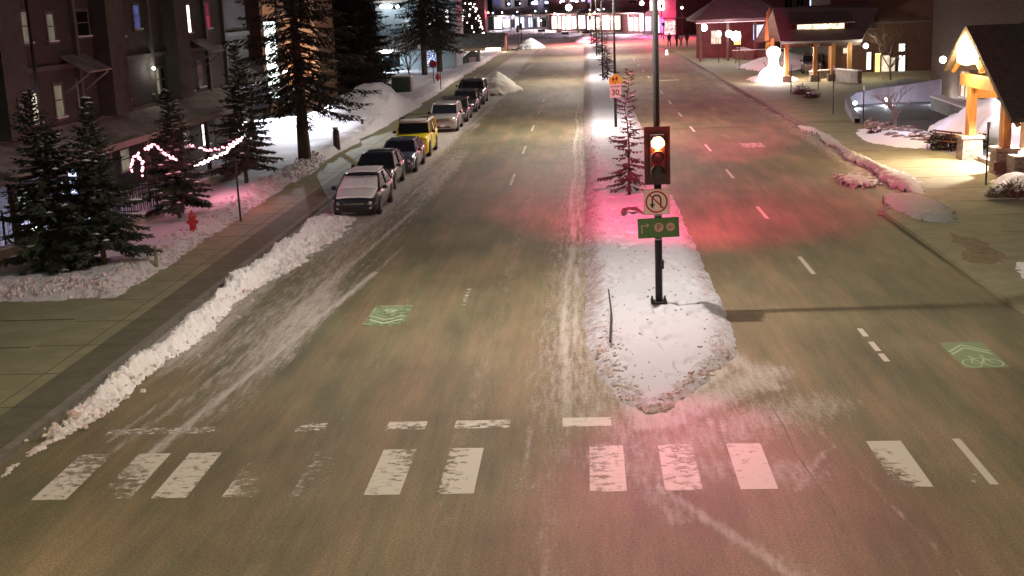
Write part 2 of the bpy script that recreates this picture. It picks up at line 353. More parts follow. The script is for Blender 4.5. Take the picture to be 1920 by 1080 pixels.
# darker paving apron along the kerb, where the pavement is asphalt
poly_struct('path', [(-10.96, 19.5), (-10.96, 60), (-11.9, 60), (-11.9, 19.5)], .1, .124, mat('asphalt_path', (.115, .108, .064), .85, var=.3, vscale=2, bump=.01, bscale=50))

# median island
MP = [(.2, 235), (.2, 28.5), (.5, 27.4), (1.5, 27.0), (2.6, 27.4), (2.98, 29.5), (2.95, 235)]
poly_struct('median', MP[::-1], -.1, .09, KERB)
def med_edge(X, Y):   # distance inside the island
    Y = Y+.0; X = X+.22*(fbm(X, Y, 1.8, 3, 77)-.5); Y = Y+.5*(fbm(X, Y, 2.2, 3, 78)-.5)
    l = np.interp(Y, [22.4, 23.3, 25.2, 27.5], [1.15, .68, .28, .12]); r = np.interp(Y, [22.4, 23.7, 25.1, 26.4, 28.5], [1.0, 1.75, 2.45, 2.9, 3.08])
    return np.minimum(X-l, r-X)+.10*sst(24, 28, Y)-np.maximum(0, 22.75-Y)*1.6
def med_z(X, Y):
    e = med_edge(X, Y)+.35*(fbm(X, Y, 1.4, 3, 3)-.5)
    z = .10+.02*sst(24, 27, Y)+(.04+.09*sst(23.5, 28, Y))*sst(-.02, .5, e)+.05*(fbm(X, Y, 1.1, 4, 11)-.5)+.09*sst(1.2, .1, e)*(fbm(X, Y, 5, 4, 12, .7)-.3)+.03*(fbm(X, Y, 7, 3, 14, .7)-.5)
    z = z-.07*sst(.62, .72, fbm(X*1.2, Y*.8, 2.6, 2, 21))*sst(.15, .5, e)
    return np.where(e < 0, .10+.02*sst(24, 27, Y)+np.maximum(e, -.3)*.6, z)*(.45+.55*sst(22.6, 26.5, Y))
ysm = np.concatenate([yspace(22.2, 50, .06)[:-1], yspace(50, 236, .2, 1, 50)])
def med_dirt(X, Y):
    e = med_edge(X, Y)
    return .20*sst(.6, .0, e)-.10+.06*sst(.55, .7, fbm(X, Y, 2.2, 3, 31))+.10*sst(1.1, .3, X)*sst(26, 34, Y)+.08*sst(60, 100, Y)+.05*sst(25.5, 23, Y)
o = grid('median_snow', np.linspace(-.25, 3.35, 84), ysm, med_z, snow_material('median_snow', (.46, .46, .51), (.20, .12, .10), .8, .03, 14), {'dirt': med_dirt}, keep=lambda X, Y, Z: (med_edge(X, Y) > -.20))
struct(o, 'stuff')
# left boulevard snow
def lb_edge(Y): return -13.45+.35*(fbm(Y*0+2, Y, .35, 3, 8)-.5)*2+1.0*sst(75, 90, Y)*.3
def lb_z(X, Y):
    front = np.where(Y < 60, Y-32.9-.5*(fbm(X, Y*0, .4, 3, 18)-.5)*2-.035*(X+13.5)**2*0, 10)
    e = np.minimum(lb_edge(Y)-X, front*.8)
    rough = sst(1.7, .4, e)
    z = .10+.30*sst(0, .5, e)+.10*sst(.3, 1.2, e)-.12*sst(1.2, 2.6, e)+rough*.40*(fbm(X, Y, 3.2, 5, 41, .7)-.45)+.12*(fbm(X, Y, .5, 3, 42)-.5)
    z = z+2.0*gau(np.hypot((X+15.6)/2.6, (Y-89)/6), 1)*(.7+.6*fbm(X, Y, .8, 3, 6))+.5*gau(np.hypot((X+17.5)/3, (Y-82)/4), 1)
    z = z-.14*gau(np.hypot((X+15)/1.2, (Y-39.5)/2), 1)
    return np.where(e < 0, .1+np.maximum(e, -.4)*.3, z)
ysb = np.concatenate([yspace(31.5, 62, .10)[:-1], yspace(62, 200, .25, 1, 60)])
o = grid('boulevard_snow', np.concatenate([np.linspace(-34, -17, 40)[:-1], np.linspace(-17, -12.9, 52)]), ysb, lb_z, snow_material('boulevard_snow', (.60, .57, .60), (.30, .17, .16), .75, .07, 14),
         {'dirt': lambda X, Y: .10*sst(1.7, .3, lb_edge(Y)-X)-.10+.04*sst(36, 33, Y)}, keep=lambda X, Y, Z: (lb_edge(Y)-X > -.25) & ((Y > 32.3) | (Y > 60)))
struct(o, 'stuff')
# plough ridge along the left kerb
def rg_c(Y): return -10.15+.12*np.sin(Y*.5)+.15*sst(38, 46, Y)-.25*sst(24, 19, Y)
def rg_z(X, Y):
    wL = .34+.10*np.sin(Y*1.3)+.1*np.sin(Y*.7+1)+.1*sst(30, 40, Y); wR = .34+.12*np.sin(Y*.9)+.85*sst(29, 41, Y)
    n = fbm(X, Y, 3.6, 5, 51, .7); d = X-rg_c(Y)
    e = np.where(d < 0, 1+d/wL, 1-d/wR)+1.0*(n-.5)-.9*sst(23.0, 20.6, Y)
    h = (.20+.26*fbm(X*0, Y, .7, 3, 7)-.1*sst(38, 46, Y))*sst(46.8, 44.6, Y)*(.15+.85*sst(20.4, 24.0, Y))
    z = h*sst(0, .9, e)+.30*(n-.45)*sst(0, .4, e)*sst(47, 44, Y)+.13*(fbm(X, Y, 8, 3, 52, .7)-.5)*sst(0, .4, e)
    return np.where(e < 0, -.02, np.maximum(z, .0)+.01)
def rg_e(X, Y): d = X-rg_c(Y); return np.where(d < 0, 1+d/.62, 1-d/(.66+.75*sst(33, 42, Y)))
o = grid('plough_ridge', np.linspace(-11.1, -8.4, 90), yspace(19.3, 47, .04), rg_z, snow_material('ridge_snow', (.90, .86, .87), (.30, .18, .14), .65, .04, 18),
         {'dirt': lambda X, Y: .22*sst(25.5, 21, Y)-.035+.16*sst(.15, .8, X-rg_c(Y))+.08*sst(-.25, -.5, X-rg_c(Y))}, keep=lambda X, Y, Z: (Z > -.015))
struct(o, 'stuff')
# right snow ridge and parking bay mound
def rr_z(X, Y):
    n = fbm(X, Y, 3.5, 4, 61, .6)
    c = 12.55+.12*np.sin(Y*.4); hw = .30+.15*np.sin(Y*.9)+.35*gau(Y-50, 5)
    a = 1-np.abs(X-c)/hw+1.1*(n-.5); z1 = .24*sst(0, .9, a)*sst(46, 50, Y)*sst(74, 69, Y)
    m = 1-np.hypot((X-11.75)/1.05, (Y-43.9)/3.6)**2+.5*(n-.5)
    t = (Y-43.9+.5*X); z2 = .22*sst(0, .8, m)+.05*np.sin((Y*3.0+X*.8))*sst(.05, .3, m)*sst(44.5, 42.5, Y)
    k = 1-np.hypot((X-11.1)/1.0, (Y-51)/2.6)+1.5*(n-.62); z3 = .08*sst(0, .6, k)
    t4 = .8-np.abs(X-10.3)/.22+1.6*(n-.58); z4 = .02*sst(0, .6, t4)*sst(30.2, 32.5, Y)*sst(42, 39, Y)
    z = np.maximum(np.maximum(z1, z2), np.maximum(z3, z4))
    base = .12*sst(12.6, 12.75, X)
    return np.where(z > .02, z+.1+.04*(fbm(X, Y, 9, 2, 63)-.5), -.05)
o = grid('roadside_snow', np.linspace(9.7, 13.4, 76), np.concatenate([yspace(29.5, 55, .07)[:-1], yspace(55, 75, .12)]), rr_z, snow_material('roadside_snow', (.36, .38, .34), (.20, .16, .11), .8, .04, 11),
         {'dirt': lambda X, Y: -.03+.12*sst(47.5, 49, Y)*sst(12.4, 11.3, X)+.2*sst(42, 39, Y)+.06*sst(50, 56, Y)}, keep=lambda X, Y, Z: (Z > -.04))
struct(o, 'stuff')
# brown sand patch on driveway apron and snow mound right of it
o = grid('corner_snow', np.linspace(11.2, 15.5, 60), yspace(29.5, 36.5, .09), lambda X, Y: np.where(1-np.hypot((X-14)/2.6, (Y-32.6)/2.9)+.3*(fbm(X, Y, 2, 3, 71)-.5) > 0, .1+.45*sst(0, .5, 1-np.hypot((X-14)/2.6, (Y-32.6)/2.9)+.3*(fbm(X, Y, 2, 3, 71)-.5)), 0), SNOWR, {'dirt': lambda X, Y: 0*X+.04}, keep=lambda X, Y, Z: Z > .1)
struct(o, 'stuff')
o = grid('planter_snow', np.linspace(15.4, 24, 70), yspace(40, 50.5, .15), lambda X, Y: .1+.45*sst(0, .9, np.minimum(X-15.75-(47-Y)*.02, 49.6-Y)+.5*(fbm(X, Y, 1.2, 3, 75)-.5))+.15*(fbm(X, Y, 2, 3, 76)-.5), SNOWR, {'dirt': lambda X, Y: 0*X+.08}, keep=lambda X, Y, Z: (X > 15.6) & (Y < 50))
struct(o, 'stuff')
t = thing('marker_rod', (0, 0, .30), 'long thin dark rod lying on the left side of the snowy island', 'rod'); a0, a1 = W(1141, 545, .3), W(1144, 642, .3); MB().tube([(a0.x, a0.y, .03), (a0.x+.02, (a0.y+a1.y)/2, .05), (a1.x, a1.y, .02)], [.018, .022, .03], 6).build('rod', mat('dark_rod', (.03, .02, .02), .8), t)
sp = MB()
def sandpatch(cx, cy, rx, ry, n=26, seed=1):
    r = random.Random(seed); return [(cx+rx*math.cos(2*math.pi*k/n)*r.uniform(.55, 1.1), cy+ry*math.sin(2*math.pi*k/n)*r.uniform(.6, 1.1)) for k in range(n)]
a = W(1830, 470)
sp.prism(sandpatch(a.x, a.y, .55, 2.3), .118, .1245); sp.prism(sandpatch(a.x-.4, a.y-1.6, .5, 1.1, seed=3), .118, .1255)
struct(sp.build('sand_patch', mat('tan_sand', (.22, .16, .085), .9, var=.5, vscale=4)), 'stuff')
# snow piles left side
def pile(name, cx, cy, rx, ry, h, seed, m=SNOW, z0=0.0, d=.0):
    xs = np.linspace(cx-rx*1.25, cx+rx*1.25, 50); ys = np.linspace(cy-ry*1.25, cy+ry*1.25, 60)
    def zf(X, Y):
        e = 1-np.hypot((X-cx)/rx, (Y-cy)/ry)+.35*(fbm(X, Y, .9, 4, seed)-.5); return np.where(e > 0, z0+h*np.clip(e, 0, 1)**.75+.10*h*(fbm(X, Y, 2.5, 3, seed+1)-.5), z0-.1)
    return struct(grid(name, xs, ys, zf, m, {'dirt': lambda X, Y: 0*X+d-.06}, keep=lambda X, Y, Z: Z > z0-.05), 'stuff')
pile('snow_pile', -7.9, 112, 2.0, 5.5, 1.75, 81, snow_material('pile_snow', (.74, .72, .60), (.3, .26, .2), .6, .08, 4))
pile('snow_pile', -9.2, 214, 2.4, 6, 1.7, 83); pile('snow_pile', -18.5, 175, 5, 7, 1.5, 85, z0=.1); pile('snow_pile', -23, 121, 4, 8, 1.4, 86, z0=.1)
pile('snow_pile', .6, 240, 2.4, 16, 1.2, 87); pile('snow_pile', -6, 283, 5, 14, .8, 88); pile('snow_pile', -15, 325, 8, 14, .8, 89); pile('snow_pile', 16.7, 112.5, 2.2, 4.5, .7, 90, z0=.1)
pile('rock_bed_snow', W(1695, 262).x, W(1695, 262).y, 2.1, 5.5, .28, 95, z0=.11)
pile('snow_pile', 20.5, 64, 2.6, 6, 2.2, 91, z0=.0); pile('snow_pile', 25, 52, 3, 6, 1.8, 92, z0=.0)
# lumps of ice along ridges and the island rim, one mesh per spread (uncountable rubble)
def rubble(name, pts, m):
    b = MB()
    for (x, y, z, s) in pts:
        b.box((x, y, z), (s*R_.uniform(.7, 1.5), s*R_.uniform(.7, 1.4), s*R_.uniform(.5, 1)), rz=R_.uniform(0, 3), taper=R_.uniform(.4, .9), rx=R_.uniform(-.5, .5))
    return struct(b.build(name, m), 'stuff')
RUB = snow_material('rubble_ice', (.55, .45, .42), (.22, .09, .06), .9, .02, 20)
P_ = []
for k in range(230):
    y = R_.uniform(21.2, 44); d = R_.gauss(.05, .30); x = float(rg_c(np.float64(y)))+d
    P_.append((x, y, max(.03, .26*(1-abs(d)/.6)), R_.uniform(.03, .10)))
rubble('ridge_ice_lumps', P_, mat('ridge_ice', (.72, .62, .61), .8, var=.6, vscale=2.5, vcol=(.40, .22, .20)))
P_ = []
for k in range(1100):
    y = R_.uniform(33.2, 64); d = abs(R_.gauss(0, .55)); x = float(lb_edge(np.float64(y)))-d-.02
    P_.append((x, y, float(lb_z(np.float64(x), np.float64(y)))+.01, R_.uniform(.04, .13)*(1 if d < 1 else .6)))
for k in range(500):
    x = R_.uniform(-19.5, -13.6); y = 33.0+abs(R_.gauss(0, .5)); P_.append((x, y, float(lb_z(np.float64(x), np.float64(y)))+.01, R_.uniform(.04, .12)))
rubble('boulevard_snow_lumps', P_, mat('boulevard_lumps', (.60, .52, .54), .85, var=.5, vscale=1.5, vcol=(.40, .28, .28)))
P_ = []
for k in range(650):
    y = R_.uniform(21.5, 45.5); d = R_.gauss(.05, .28+.35*max(0, (y-32)/12)); x = float(rg_c(np.float64(y)))+d
    zz = float(rg_z(np.float64(x), np.float64(y)))
    if zz > .05: P_.append((x, y, zz+.01, R_.uniform(.015, .055)))
rubble('ridge_snow_crust', P_, mat('ridge_crust', (.90, .86, .87), .85, var=.3, vscale=3, vcol=(.55, .46, .45)))
P_ = []
for k in range(520):
    t_ = R_.random(); y = R_.uniform(23.4, 70) if t_ < .7 else R_.uniform(23.2, 28); l_, r_ = np.interp(y, [22.4, 23.3, 25.2, 27.5], [1.15, .68, .28, .12]), np.interp(y, [22.4, 23.7, 25.1, 26.4, 28.5], [1.0, 1.75, 2.45, 2.9, 3.08])
    x = (l_+abs(R_.gauss(0, .35))) if R_.random() < .65 else r_-abs(R_.gauss(0, .2)); P_.append((x, y, max(.06, float(med_z(np.float64(x), np.float64(y)))+.005), R_.uniform(.02, .07)))
rubble('median_edge_lumps', P_, mat('median_lumps', (.50, .44, .46), .85, var=.7, vscale=2.2, vcol=(.42, .33, .34)))
P_ = []
for k in range(240):
    t = R_.random()
    y = R_.uniform(22.5, 27) if t < .75 else R_.uniform(26, 50); l_, r_ = np.interp(y, [22.4, 23.3, 25.2, 27.5], [1.15, .68, .28, .12]), np.interp(y, [22.4, 23.7, 25.1, 26.4, 28.5], [1.0, 1.75, 2.45, 2.9, 3.08])
    x = (l_+R_.gauss(-.02, .08)) if R_.random() < .4 else r_+R_.gauss(.0, .10)
    P_.append((x, y, max(.03, float(med_z(np.float64(x), np.float64(y)))), R_.uniform(.025, .085)))
rubble('median_rim_rubble', P_, mat('rim_ice', (.50, .42, .40), .85, var=.7, vscale=2.5, vcol=(.36, .22, .20)))
P_ = [(x_, y_, float(med_z(np.float64(x_), np.float64(y_)))+.004, R_.uniform(.015, .05)) for x_, y_ in ((R_.uniform(.5, 2.7), R_.uniform(24.6, 60)) for k in range(240))]
rubble('median_snow_crumbs', P_, mat('dirty_crumb', (.22, .17, .16), .9, var=.4))

# ------------------------------------------------------------------ painted markings
def marking(name, quads, m, z=.005, nx=8, ny=10):
    me = bpy.data.meshes.new(name); vs = []; fs = []; wr = []
    for (P4, w4) in quads:          # corners: near-left, near-right, far-right, far-left; wear likewise
        o = len(vs)
        for j in range(ny+1):
            for i in range(nx+1):
                u, v = i/nx, j/ny
                x = (P4[0][0]*(1-u)+P4[1][0]*u)*(1-v)+(P4[3][0]*(1-u)+P4[2][0]*u)*v
                y = (P4[0][1]*(1-u)+P4[1][1]*u)*(1-v)+(P4[3][1]*(1-u)+P4[2][1]*u)*v
                vs.append((x, y, z)); wr.append((w4[0]*(1-u)+w4[1]*u)*(1-v)+(w4[3]*(1-u)+w4[2]*u)*v)
        for j in range(ny):
            for i in range(nx): a = o+j*(nx+1)+i; fs.append((a, a+1, a+nx+2, a+nx+1))
    me.from_pydata(vs, [], fs); at = me.attributes.new('wear', 'FLOAT', 'POINT'); at.data.foreach_set('value', wr); me.materials.append(m)
    o = bpy.data.objects.new(name, me); COL.objects.link(o); return struct(o)
def rect(x0, x1, y0, y1): return [(x0, y0), (x1, y0), (x1, y1), (x0, y1)]
Q = []
for x0, wr in ((-9.45, (.28, .3, .5, .42)), (-8.35, (.62, .42, .25, .36)), (-7.4, (.33, .33, .33, .3)), (-6.2, (.32, .55, .72, .62)), (-5.05, (.45, .6, .58, .48)), (-3.82, (.3, .25, .5, .28)), (-2.6, (.42, .2, .22, .42)),
               (-1.35, (.44, .55, .7, .7)), (-.1, (.38, .30, .30, .42)), (1.12, (.33, .36, .42, .36)), (2.33, (.28, .25, .3, .32)), (3.55, (.75, .6, .6, .55)), (4.78, (.62, .2, .2, .26)), (7.2, (.6, .62, .64, .56))):
    Q.append((rect(x0, x0+.6, 18.7, 20.8), wr))
Q.append((rect(6.28, 6.42, 18.75, 20.85), (.2, .1, .1, .2))); Q.append((rect(6.0, 6.28, 18.75, 20.85), (.5, .52, .62, .66)))
marking('crosswalk_stripes', Q, PAINT)
marking('stop_line', [(rect(-5.7, -5.15, 21.85, 22.3), (.42,)*4), (rect(-3.95, -3.2, 21.85, 22.3), (.40, .45, .32, .32)), (rect(-2.65, -1.6, 21.85, 22.3), (.40, .42, .38, .30)), (rect(-.6, .32, 21.85, 22.35), (.30,)*4), (rect(-9.4, -7.3, 21.85, 22.2), (.44,)*4)], PAINT)
Q = []
y = 31.0
for y, l, wv in ((31.6, 2.0, .45), (43.5, 2.6, .5), (53.3, 3.5, .35), (64.5, 3.5, .35), (76, 3.5, .35), (87, 3.5, .4), (98, 3.5, .4), (110, 3.5, .45), (122, 3.5, .5), (134, 3.5, .5)):
    Q.append((rect(-3.46, -3.35, y, y+l), (wv,)*4))
for y, l in ((25.6, .6), (26.4, .75), (27.6, .7), (34.2, 2.4), (43.2, 2.6), (53.3, 2.8), (63, 3), (72.5, 3), (82, 3), (92, 3), (102, 3), (112, 3), (123, 3), (134, 3), (146, 3), (160, 3)):
    Q.append((rect(6.22, 6.35, y, y+l), (.2,)*4))
marking('lane_dashes', Q, PAINT)
marking('far_crossing_marks', [(rect(6.6, 8.8, 118, 119), (.35,)*4), (rect(-8, -6, 185, 188), (.4,)*4), (rect(-5, -3, 185, 188), (.4,)*4), (rect(-8.5, -6.5, 205, 208), (.4,)*4), (rect(-5.5, -3.5, 205, 208), (.4,)*4), (rect(-2.5, -.8, 196, 199), (.4,)*4), (rect(8.1, 9.2, 64, 66), (.42,)*4)], PAINT)
marking('right_parking_ticks', [(rect(12.3-.1, 12.5, y, y+1.1), (.4,)*4) for y in (80, 86, 93, 99, 106, 112, 120, 128)], PAINT)
# share-the-lane panels
marking('cycle_panel', [(rect(-5.78, -4.75, 29.6, 31.7), (.35, .40, .35, .32))], GPAINT)
marking('cycle_panel', [(rect(7.74, 8.66, 25.0, 26.95), (.2,)*4)], GPAINT)
def stroke(a, b, wd):
    d = Vector((b[0]-a[0], b[1]-a[1])); n = Vector((-d.y, d.x)).normalized()*wd/2
    return [(a[0]-n.x, a[1]-n.y), (a[0]+n.x, a[1]+n.y), (b[0]+n.x, b[1]+n.y), (b[0]-n.x, b[1]-n.y)][::-1]
def chev(cx, y, w_, h, wd): return [(stroke((cx-w_/2, y), (cx, y+h), wd), (.3,)*4), (stroke((cx, y+h), (cx+w_/2, y), wd), (.3,)*4)]
Q = chev(-5.27, 30.25, .85, -.42, .09)+chev(-5.27, 30.6, .85, -.42, .07)+[(stroke((-5.7+.03, 31.66), (-4.8, 31.66), .06), (.35,)*4)]+[(stroke((-5.74, 29.7), (-5.74, 31.6), .04), (.4,)*4)]
cx, cy = -5.3, 31.15
for k in range(10):
    a0, a1 = 2*math.pi*k/10, 2*math.pi*(k+1)/10; Q.append((stroke((cx+.09*math.cos(a0), cy+.17*math.sin(a0)), (cx+.09*math.cos(a1), cy+.17*math.sin(a1)), .2), (.34,)*4))
cx = 8.15
Q += [(stroke((cx-.40, 26.2), (cx, 26.72), .07), (.2,)*4), (stroke((cx, 26.72), (cx+.46, 26.2), .07), (.2,)*4), (stroke((cx-.40, 26.0), (cx, 26.5), .07), (.2,)*4), (stroke((cx, 26.5), (cx+.46, 26.0), .07), (.2,)*4)]
for (bx, by, r) in ((7.98, 25.32, .19), (8.42, 25.32, .19)):
    for k in range(14):
        a0, a1 = 2*math.pi*k/14, 2*math.pi*(k+1)/14; Q.append((stroke((bx+r*math.cos(a0), by+1.45*r*math.sin(a0)), (bx+r*math.cos(a1), by+1.45*r*math.sin(a1)), .035), (.2,)*4))
for a, b in (((7.98, 25.32), (8.08, 25.7)), ((8.08, 25.7), (8.33, 25.7)), ((8.33, 25.7), (8.42, 25.32)), ((7.98, 25.32), (8.18, 25.32)), ((8.18, 25.32), (8.33, 25.7)), ((8.18, 25.32), (8.06, 25.8)), ((8.02, 25.82), (8.12, 25.82)), ((8.33, 25.7), (8.31, 25.88)), ((8.31, 25.88), (8.4, 25.9))):
    Q.append((stroke(a, b, .035), (.2,)*4))
marking('cycle_symbols', Q, GLINE, z=.009, nx=2, ny=3)
# seams across the asphalt; the last cross strip draws a faint shadow line
b = MB()
for (px0, px1, py, wv) in ((500, 800, 613, .03), (480, 960, 714, .025), (830, 1080, 371, .05), (1330, 1460, 641, .05), (480, 1100, 268, .05)):
    n = 24; prev = None
    for k in range(n):
        p0 = W(px0+(px1-px0)*k/n, py+R_.uniform(-.6, .6)); p1 = W(px0+(px1-px0)*(k+1)/n, py+R_.uniform(-.6, .6))
        if R_.random() < .75: b.add([(p0.x, p0.y, .003), (p1.x, p1.y, .003), (p1.x, p1.y+wv, .003), (p0.x, p0.y+wv, .003)], [(0, 1, 2, 3)])
pts = [W(*p) for p in ((1004, 373), (1002, 345), (1004, 338), (1020, 328))]
for a, c in zip(pts, pts[1:]): b.add([(a.x-.025, a.y, .003), (a.x+.025, a.y, .003), (c.x+.025, c.y, .003), (c.x-.025, c.y, .003)], [(0, 1, 2, 3)])
pts = [W(*p) for p in ((1445, 760), (1470, 800), (1492, 850), (1530, 905), (1560, 950), (1590, 1020))]
for a, c in zip(pts, pts[1:]): b.add([(a.x-.012, a.y, .003), (a.x+.012, a.y, .003), (c.x+.012, c.y, .003), (c.x-.012, c.y, .003)], [(0, 1, 2, 3)])
struct(b.build('asphalt_seams_and_shadow', mat('salt_seam_and_shadow', (.21, .18, .14), .9, var=.6, vscale=3)))
# ------------------------------------------------------------------ STREETLIGHTS, SIGNALS, SIGNS
WARM = (1.0, .88, .76)
HEADM = mat('lamp_lens', (.8, .8, .7), .3, emit=(1, .82, .55), es=12)
def streetlight(X, Y, label, arms=((-1, 2.1), (1, 2.1)), z0=.15, H=9.6, e=2300, group='streetlights along the median', w=.085, cols=(WARM, WARM), es=None):
    t = thing('streetlight', (X, Y, z0), label, 'streetlight', group)
    MB().tube([(0, 0, 0), (0, 0, H)], [w, w*.62], 12).build('pole', BLACKP, t, smooth=True)
    b = MB().box((0, 0, .015), (.36, .36, .03)); 
    for sx in (-1, 1):
        for sy in (-1, 1): b.tube([(sx*.13, sy*.13, .02), (sx*.13, sy*.13, .12)], .022, 6)
    b.build('base_plate', BLACKP, t)
    for k_, ((s, l), c) in enumerate(zip(arms, cols)):
        if es: e = es[k_]
        MB().tube([(0, 0, H-.5), (s*.5, 0, H-.12), (s*l, 0, H+.05)], [.04, .035, .03], 8).build('arm', BLACKP, t, smooth=True)
        hd = MB().box((s*(l+.25), 0, H+.06), (.7, .28, .12), taper=.8).build('lamp_head', BLACKP, t)
        MB().box((s*(l+.27), 0, H-.012), (.42, .2, .02)).build('lens', HEADM, hd)
        light('lamp_light', 'SPOT', (s*(l+.27), 0, H-.06), e*LAMP, c, t, radius=.12, spot=rad(168), blend=.35)
    return t
streetlight(1.75, 74.3, 'black streetlight pole in the median carrying the school zone sign', es=(4600, 700))
streetlight(1.7, 122, 'thin black streetlight pole rising behind the second median spruce', es=(4600, 700))
streetlight(1.6, 170, 'black streetlight pole far along the median beyond the second pole', e=3600)
streetlight(1.2, 216, 'distant black streetlight pole near the far end of the median', e=5200)
streetlight(-13.0, 3, 'streetlight pole on the corner pavement beside the crossing', ((1, 3.0),), .0, 9.5, 5400, 'corner streetlights', cols=((1, .82, .55),))
streetlight(13.0, 4, 'streetlight pole on the opposite corner of the crossing', ((-1, 3.0),), .0, 9.5, 2600, 'corner streetlights', cols=((.98, .94, .46),))

# traffic signal
REDL = mat('red_signal_lens', (.8, .1, .05), .3, emit=(1.0, .30, .06), es=60)
OFFL = mat('unlit_signal_lens', (.03, .03, .03), .4)
HEADP = mat('black_plastic_red_glow', (.07, .03, .03), .55, var=.2, vscale=6)  # black plastic with the red lamp's glow put into its colour
def signal_head(parent, loc, yaw=0, w=.63, h=1.42, e=0, lit=True, near=0):
    c = bpy.data.objects.new('signal_head', None); 
    b = MB().box((0, -.10, 0), (.34, .2, 1.05)); hd = b.build('signal_head', HEADP, parent, loc, yaw)
    MB().box((0, .02, 0), (w, .02, h)).build('backplate', HEADP, hd)
    for k, z in enumerate((.34, 0, -.34)):
        on = lit and k == 0
        L_ = MB().lathe([(0.0, 0), (.15, .0), (.13, .03), (0.0, .055)], n=18).build('lens', REDL if on else OFFL, hd, (0, -.205, z)); L_.rotation_euler.x = rad(90); 
        L_['label'] = 'lit red lens' if on else 'unlit lens'
        v = MB(); n = 12; pts = []
        for i in range(n+1):
            a = rad(-20)+rad(220)*i/n; pts.append((.17*math.cos(a), .17*math.sin(a)))
        vs = [(x, 0, z2) for x, z2 in pts]+[(x, -.22+.04*(i % 2)*0, z2) for i, (x, z2) in enumerate(pts)]
        vs2 = [(x*.95, y_, z_*.95) for x, y_, z_ in vs]; m_ = len(pts)
        v.add(vs+vs2, [(i, i+1, m_+i+1, m_+i) for i in range(n)]+[(2*m_+i, 3*m_+i, 3*m_+i+1, 2*m_+i+1) for i in range(n)]+[(m_+i, m_+i+1, 3*m_+i+1, 3*m_+i) for i in range(n)])
        v.build('visor', HEADP, hd, (0, -.2, z))
    if e: light('red_lamp_light', 'SPOT', (0, -.42, .34), e, (1, .06, .14), hd, radius=.12, spot=rad(150), blend=.9, aim=(0, -1, -.35))
    if near: light('red_lamp_spill', 'POINT', (0, -.75, .34), near, (1, .04, .08), hd, radius=.15); light('red_lamp_inner', 'POINT', (0, -.30, .34), 6, (1, .22, .02), hd, radius=.05)
    bpy.data.objects.remove(c); return hd
PX, PY = 1.70, 30.2
t = thing('traffic_signal', (PX, PY, .28), 'black traffic signal pole with glowing red light near the snowy median tip', 'traffic signal')
MB().tube([(0, 0, 0), (0, 0, 9.7)], [.082, .075], 14).build('pole', BLACKP, t, smooth=True)
b = MB().box((0, 0, .02), (.40, .34, .04))
for sx in (-1, 1):
    for sy in (-1, 1):
        b.tube([(sx*.16, sy*.12, .0), (sx*.16, sy*.12, .15)], .022, 8); b.tube([(sx*.16, sy*.12, .05), (sx*.16, sy*.12, .09)], .038, 6)
b.build('base_plate', BLACKP, t)
hm_ = signal_head(t, (0, -.14, 3.73), e=60, near=14)
light('red_wash_beam', 'SPOT', (0, -.45, .3), 1900, (1, .09, .34), hm_, radius=.12, spot=rad(36), blend=1, aim=(.02, -1, -.37))
for s, l in ((-1, 2.3), (1, 2.3)):
    MB().tube([(0, 0, 9.0), (s*.5, 0, 9.4), (s*l, 0, 9.5)], [.04, .035, .03], 8).build('arm', BLACKP, t, smooth=True)
    hd = MB().box((s*(l+.25), 0, 9.52), (.7, .28, .12), taper=.8).build('lamp_head', BLACKP, t); MB().box((s*(l+.27), 0, 9.448), (.42, .2, .02)).build('lens', HEADM, hd)
    light('lamp_light', 'SPOT', (s*(l+.27), 0, 9.40), (2500 if s < 0 else 420)*LAMP, WARM, t, radius=.1, spot=rad(168), blend=.35)
for z_ in (1.9, 2.5, 2.62, 3.12, 3.3, 4.2): MB().tube([(0, 0, z_-.28), (0, 0, z_-.25)], .088, 14).build('clamp_band', ALU, t)
MB().tube([(.09, .02, 0), (.09, .02, 3.2), (.05, -.05, 3.4)], .012, 6).build('conduit', DARKM, t)
MB().box((.09, -.06, 1.0), (.09, .12, .22)).build('push_button_box', DARKM, t, bevel=.01)
# unseen red heads added higher on the same pole, to redden the road
h2 = signal_head(t, (0, -.14, 8.2), e=120); h3 = signal_head(t, (0, .14, 8.2), math.pi, e=150)
light('red_wash_beam', 'SPOT', (0, -.45, .3), 17000, (1, .035, .18), h3, radius=.4, spot=rad(62), blend=1, aim=(-.16, -1, -.44))
h4 = signal_head(t, (2.1, .12, 8.75), math.pi); light('red_wash_beam', 'SPOT', (0, -.45, .3), 150000, (1, .035, .18), h4, radius=.12, spot=rad(15), blend=1, aim=(-.105, -1, -.215)); light('red_wash_beam', 'SPOT', (0, -.45, .3), 170000, (1, .035, .18), h4, radius=.12, spot=rad(10), blend=1, aim=(-.105, -1, -.085))  # head added on the arm to cast red on the road beyond

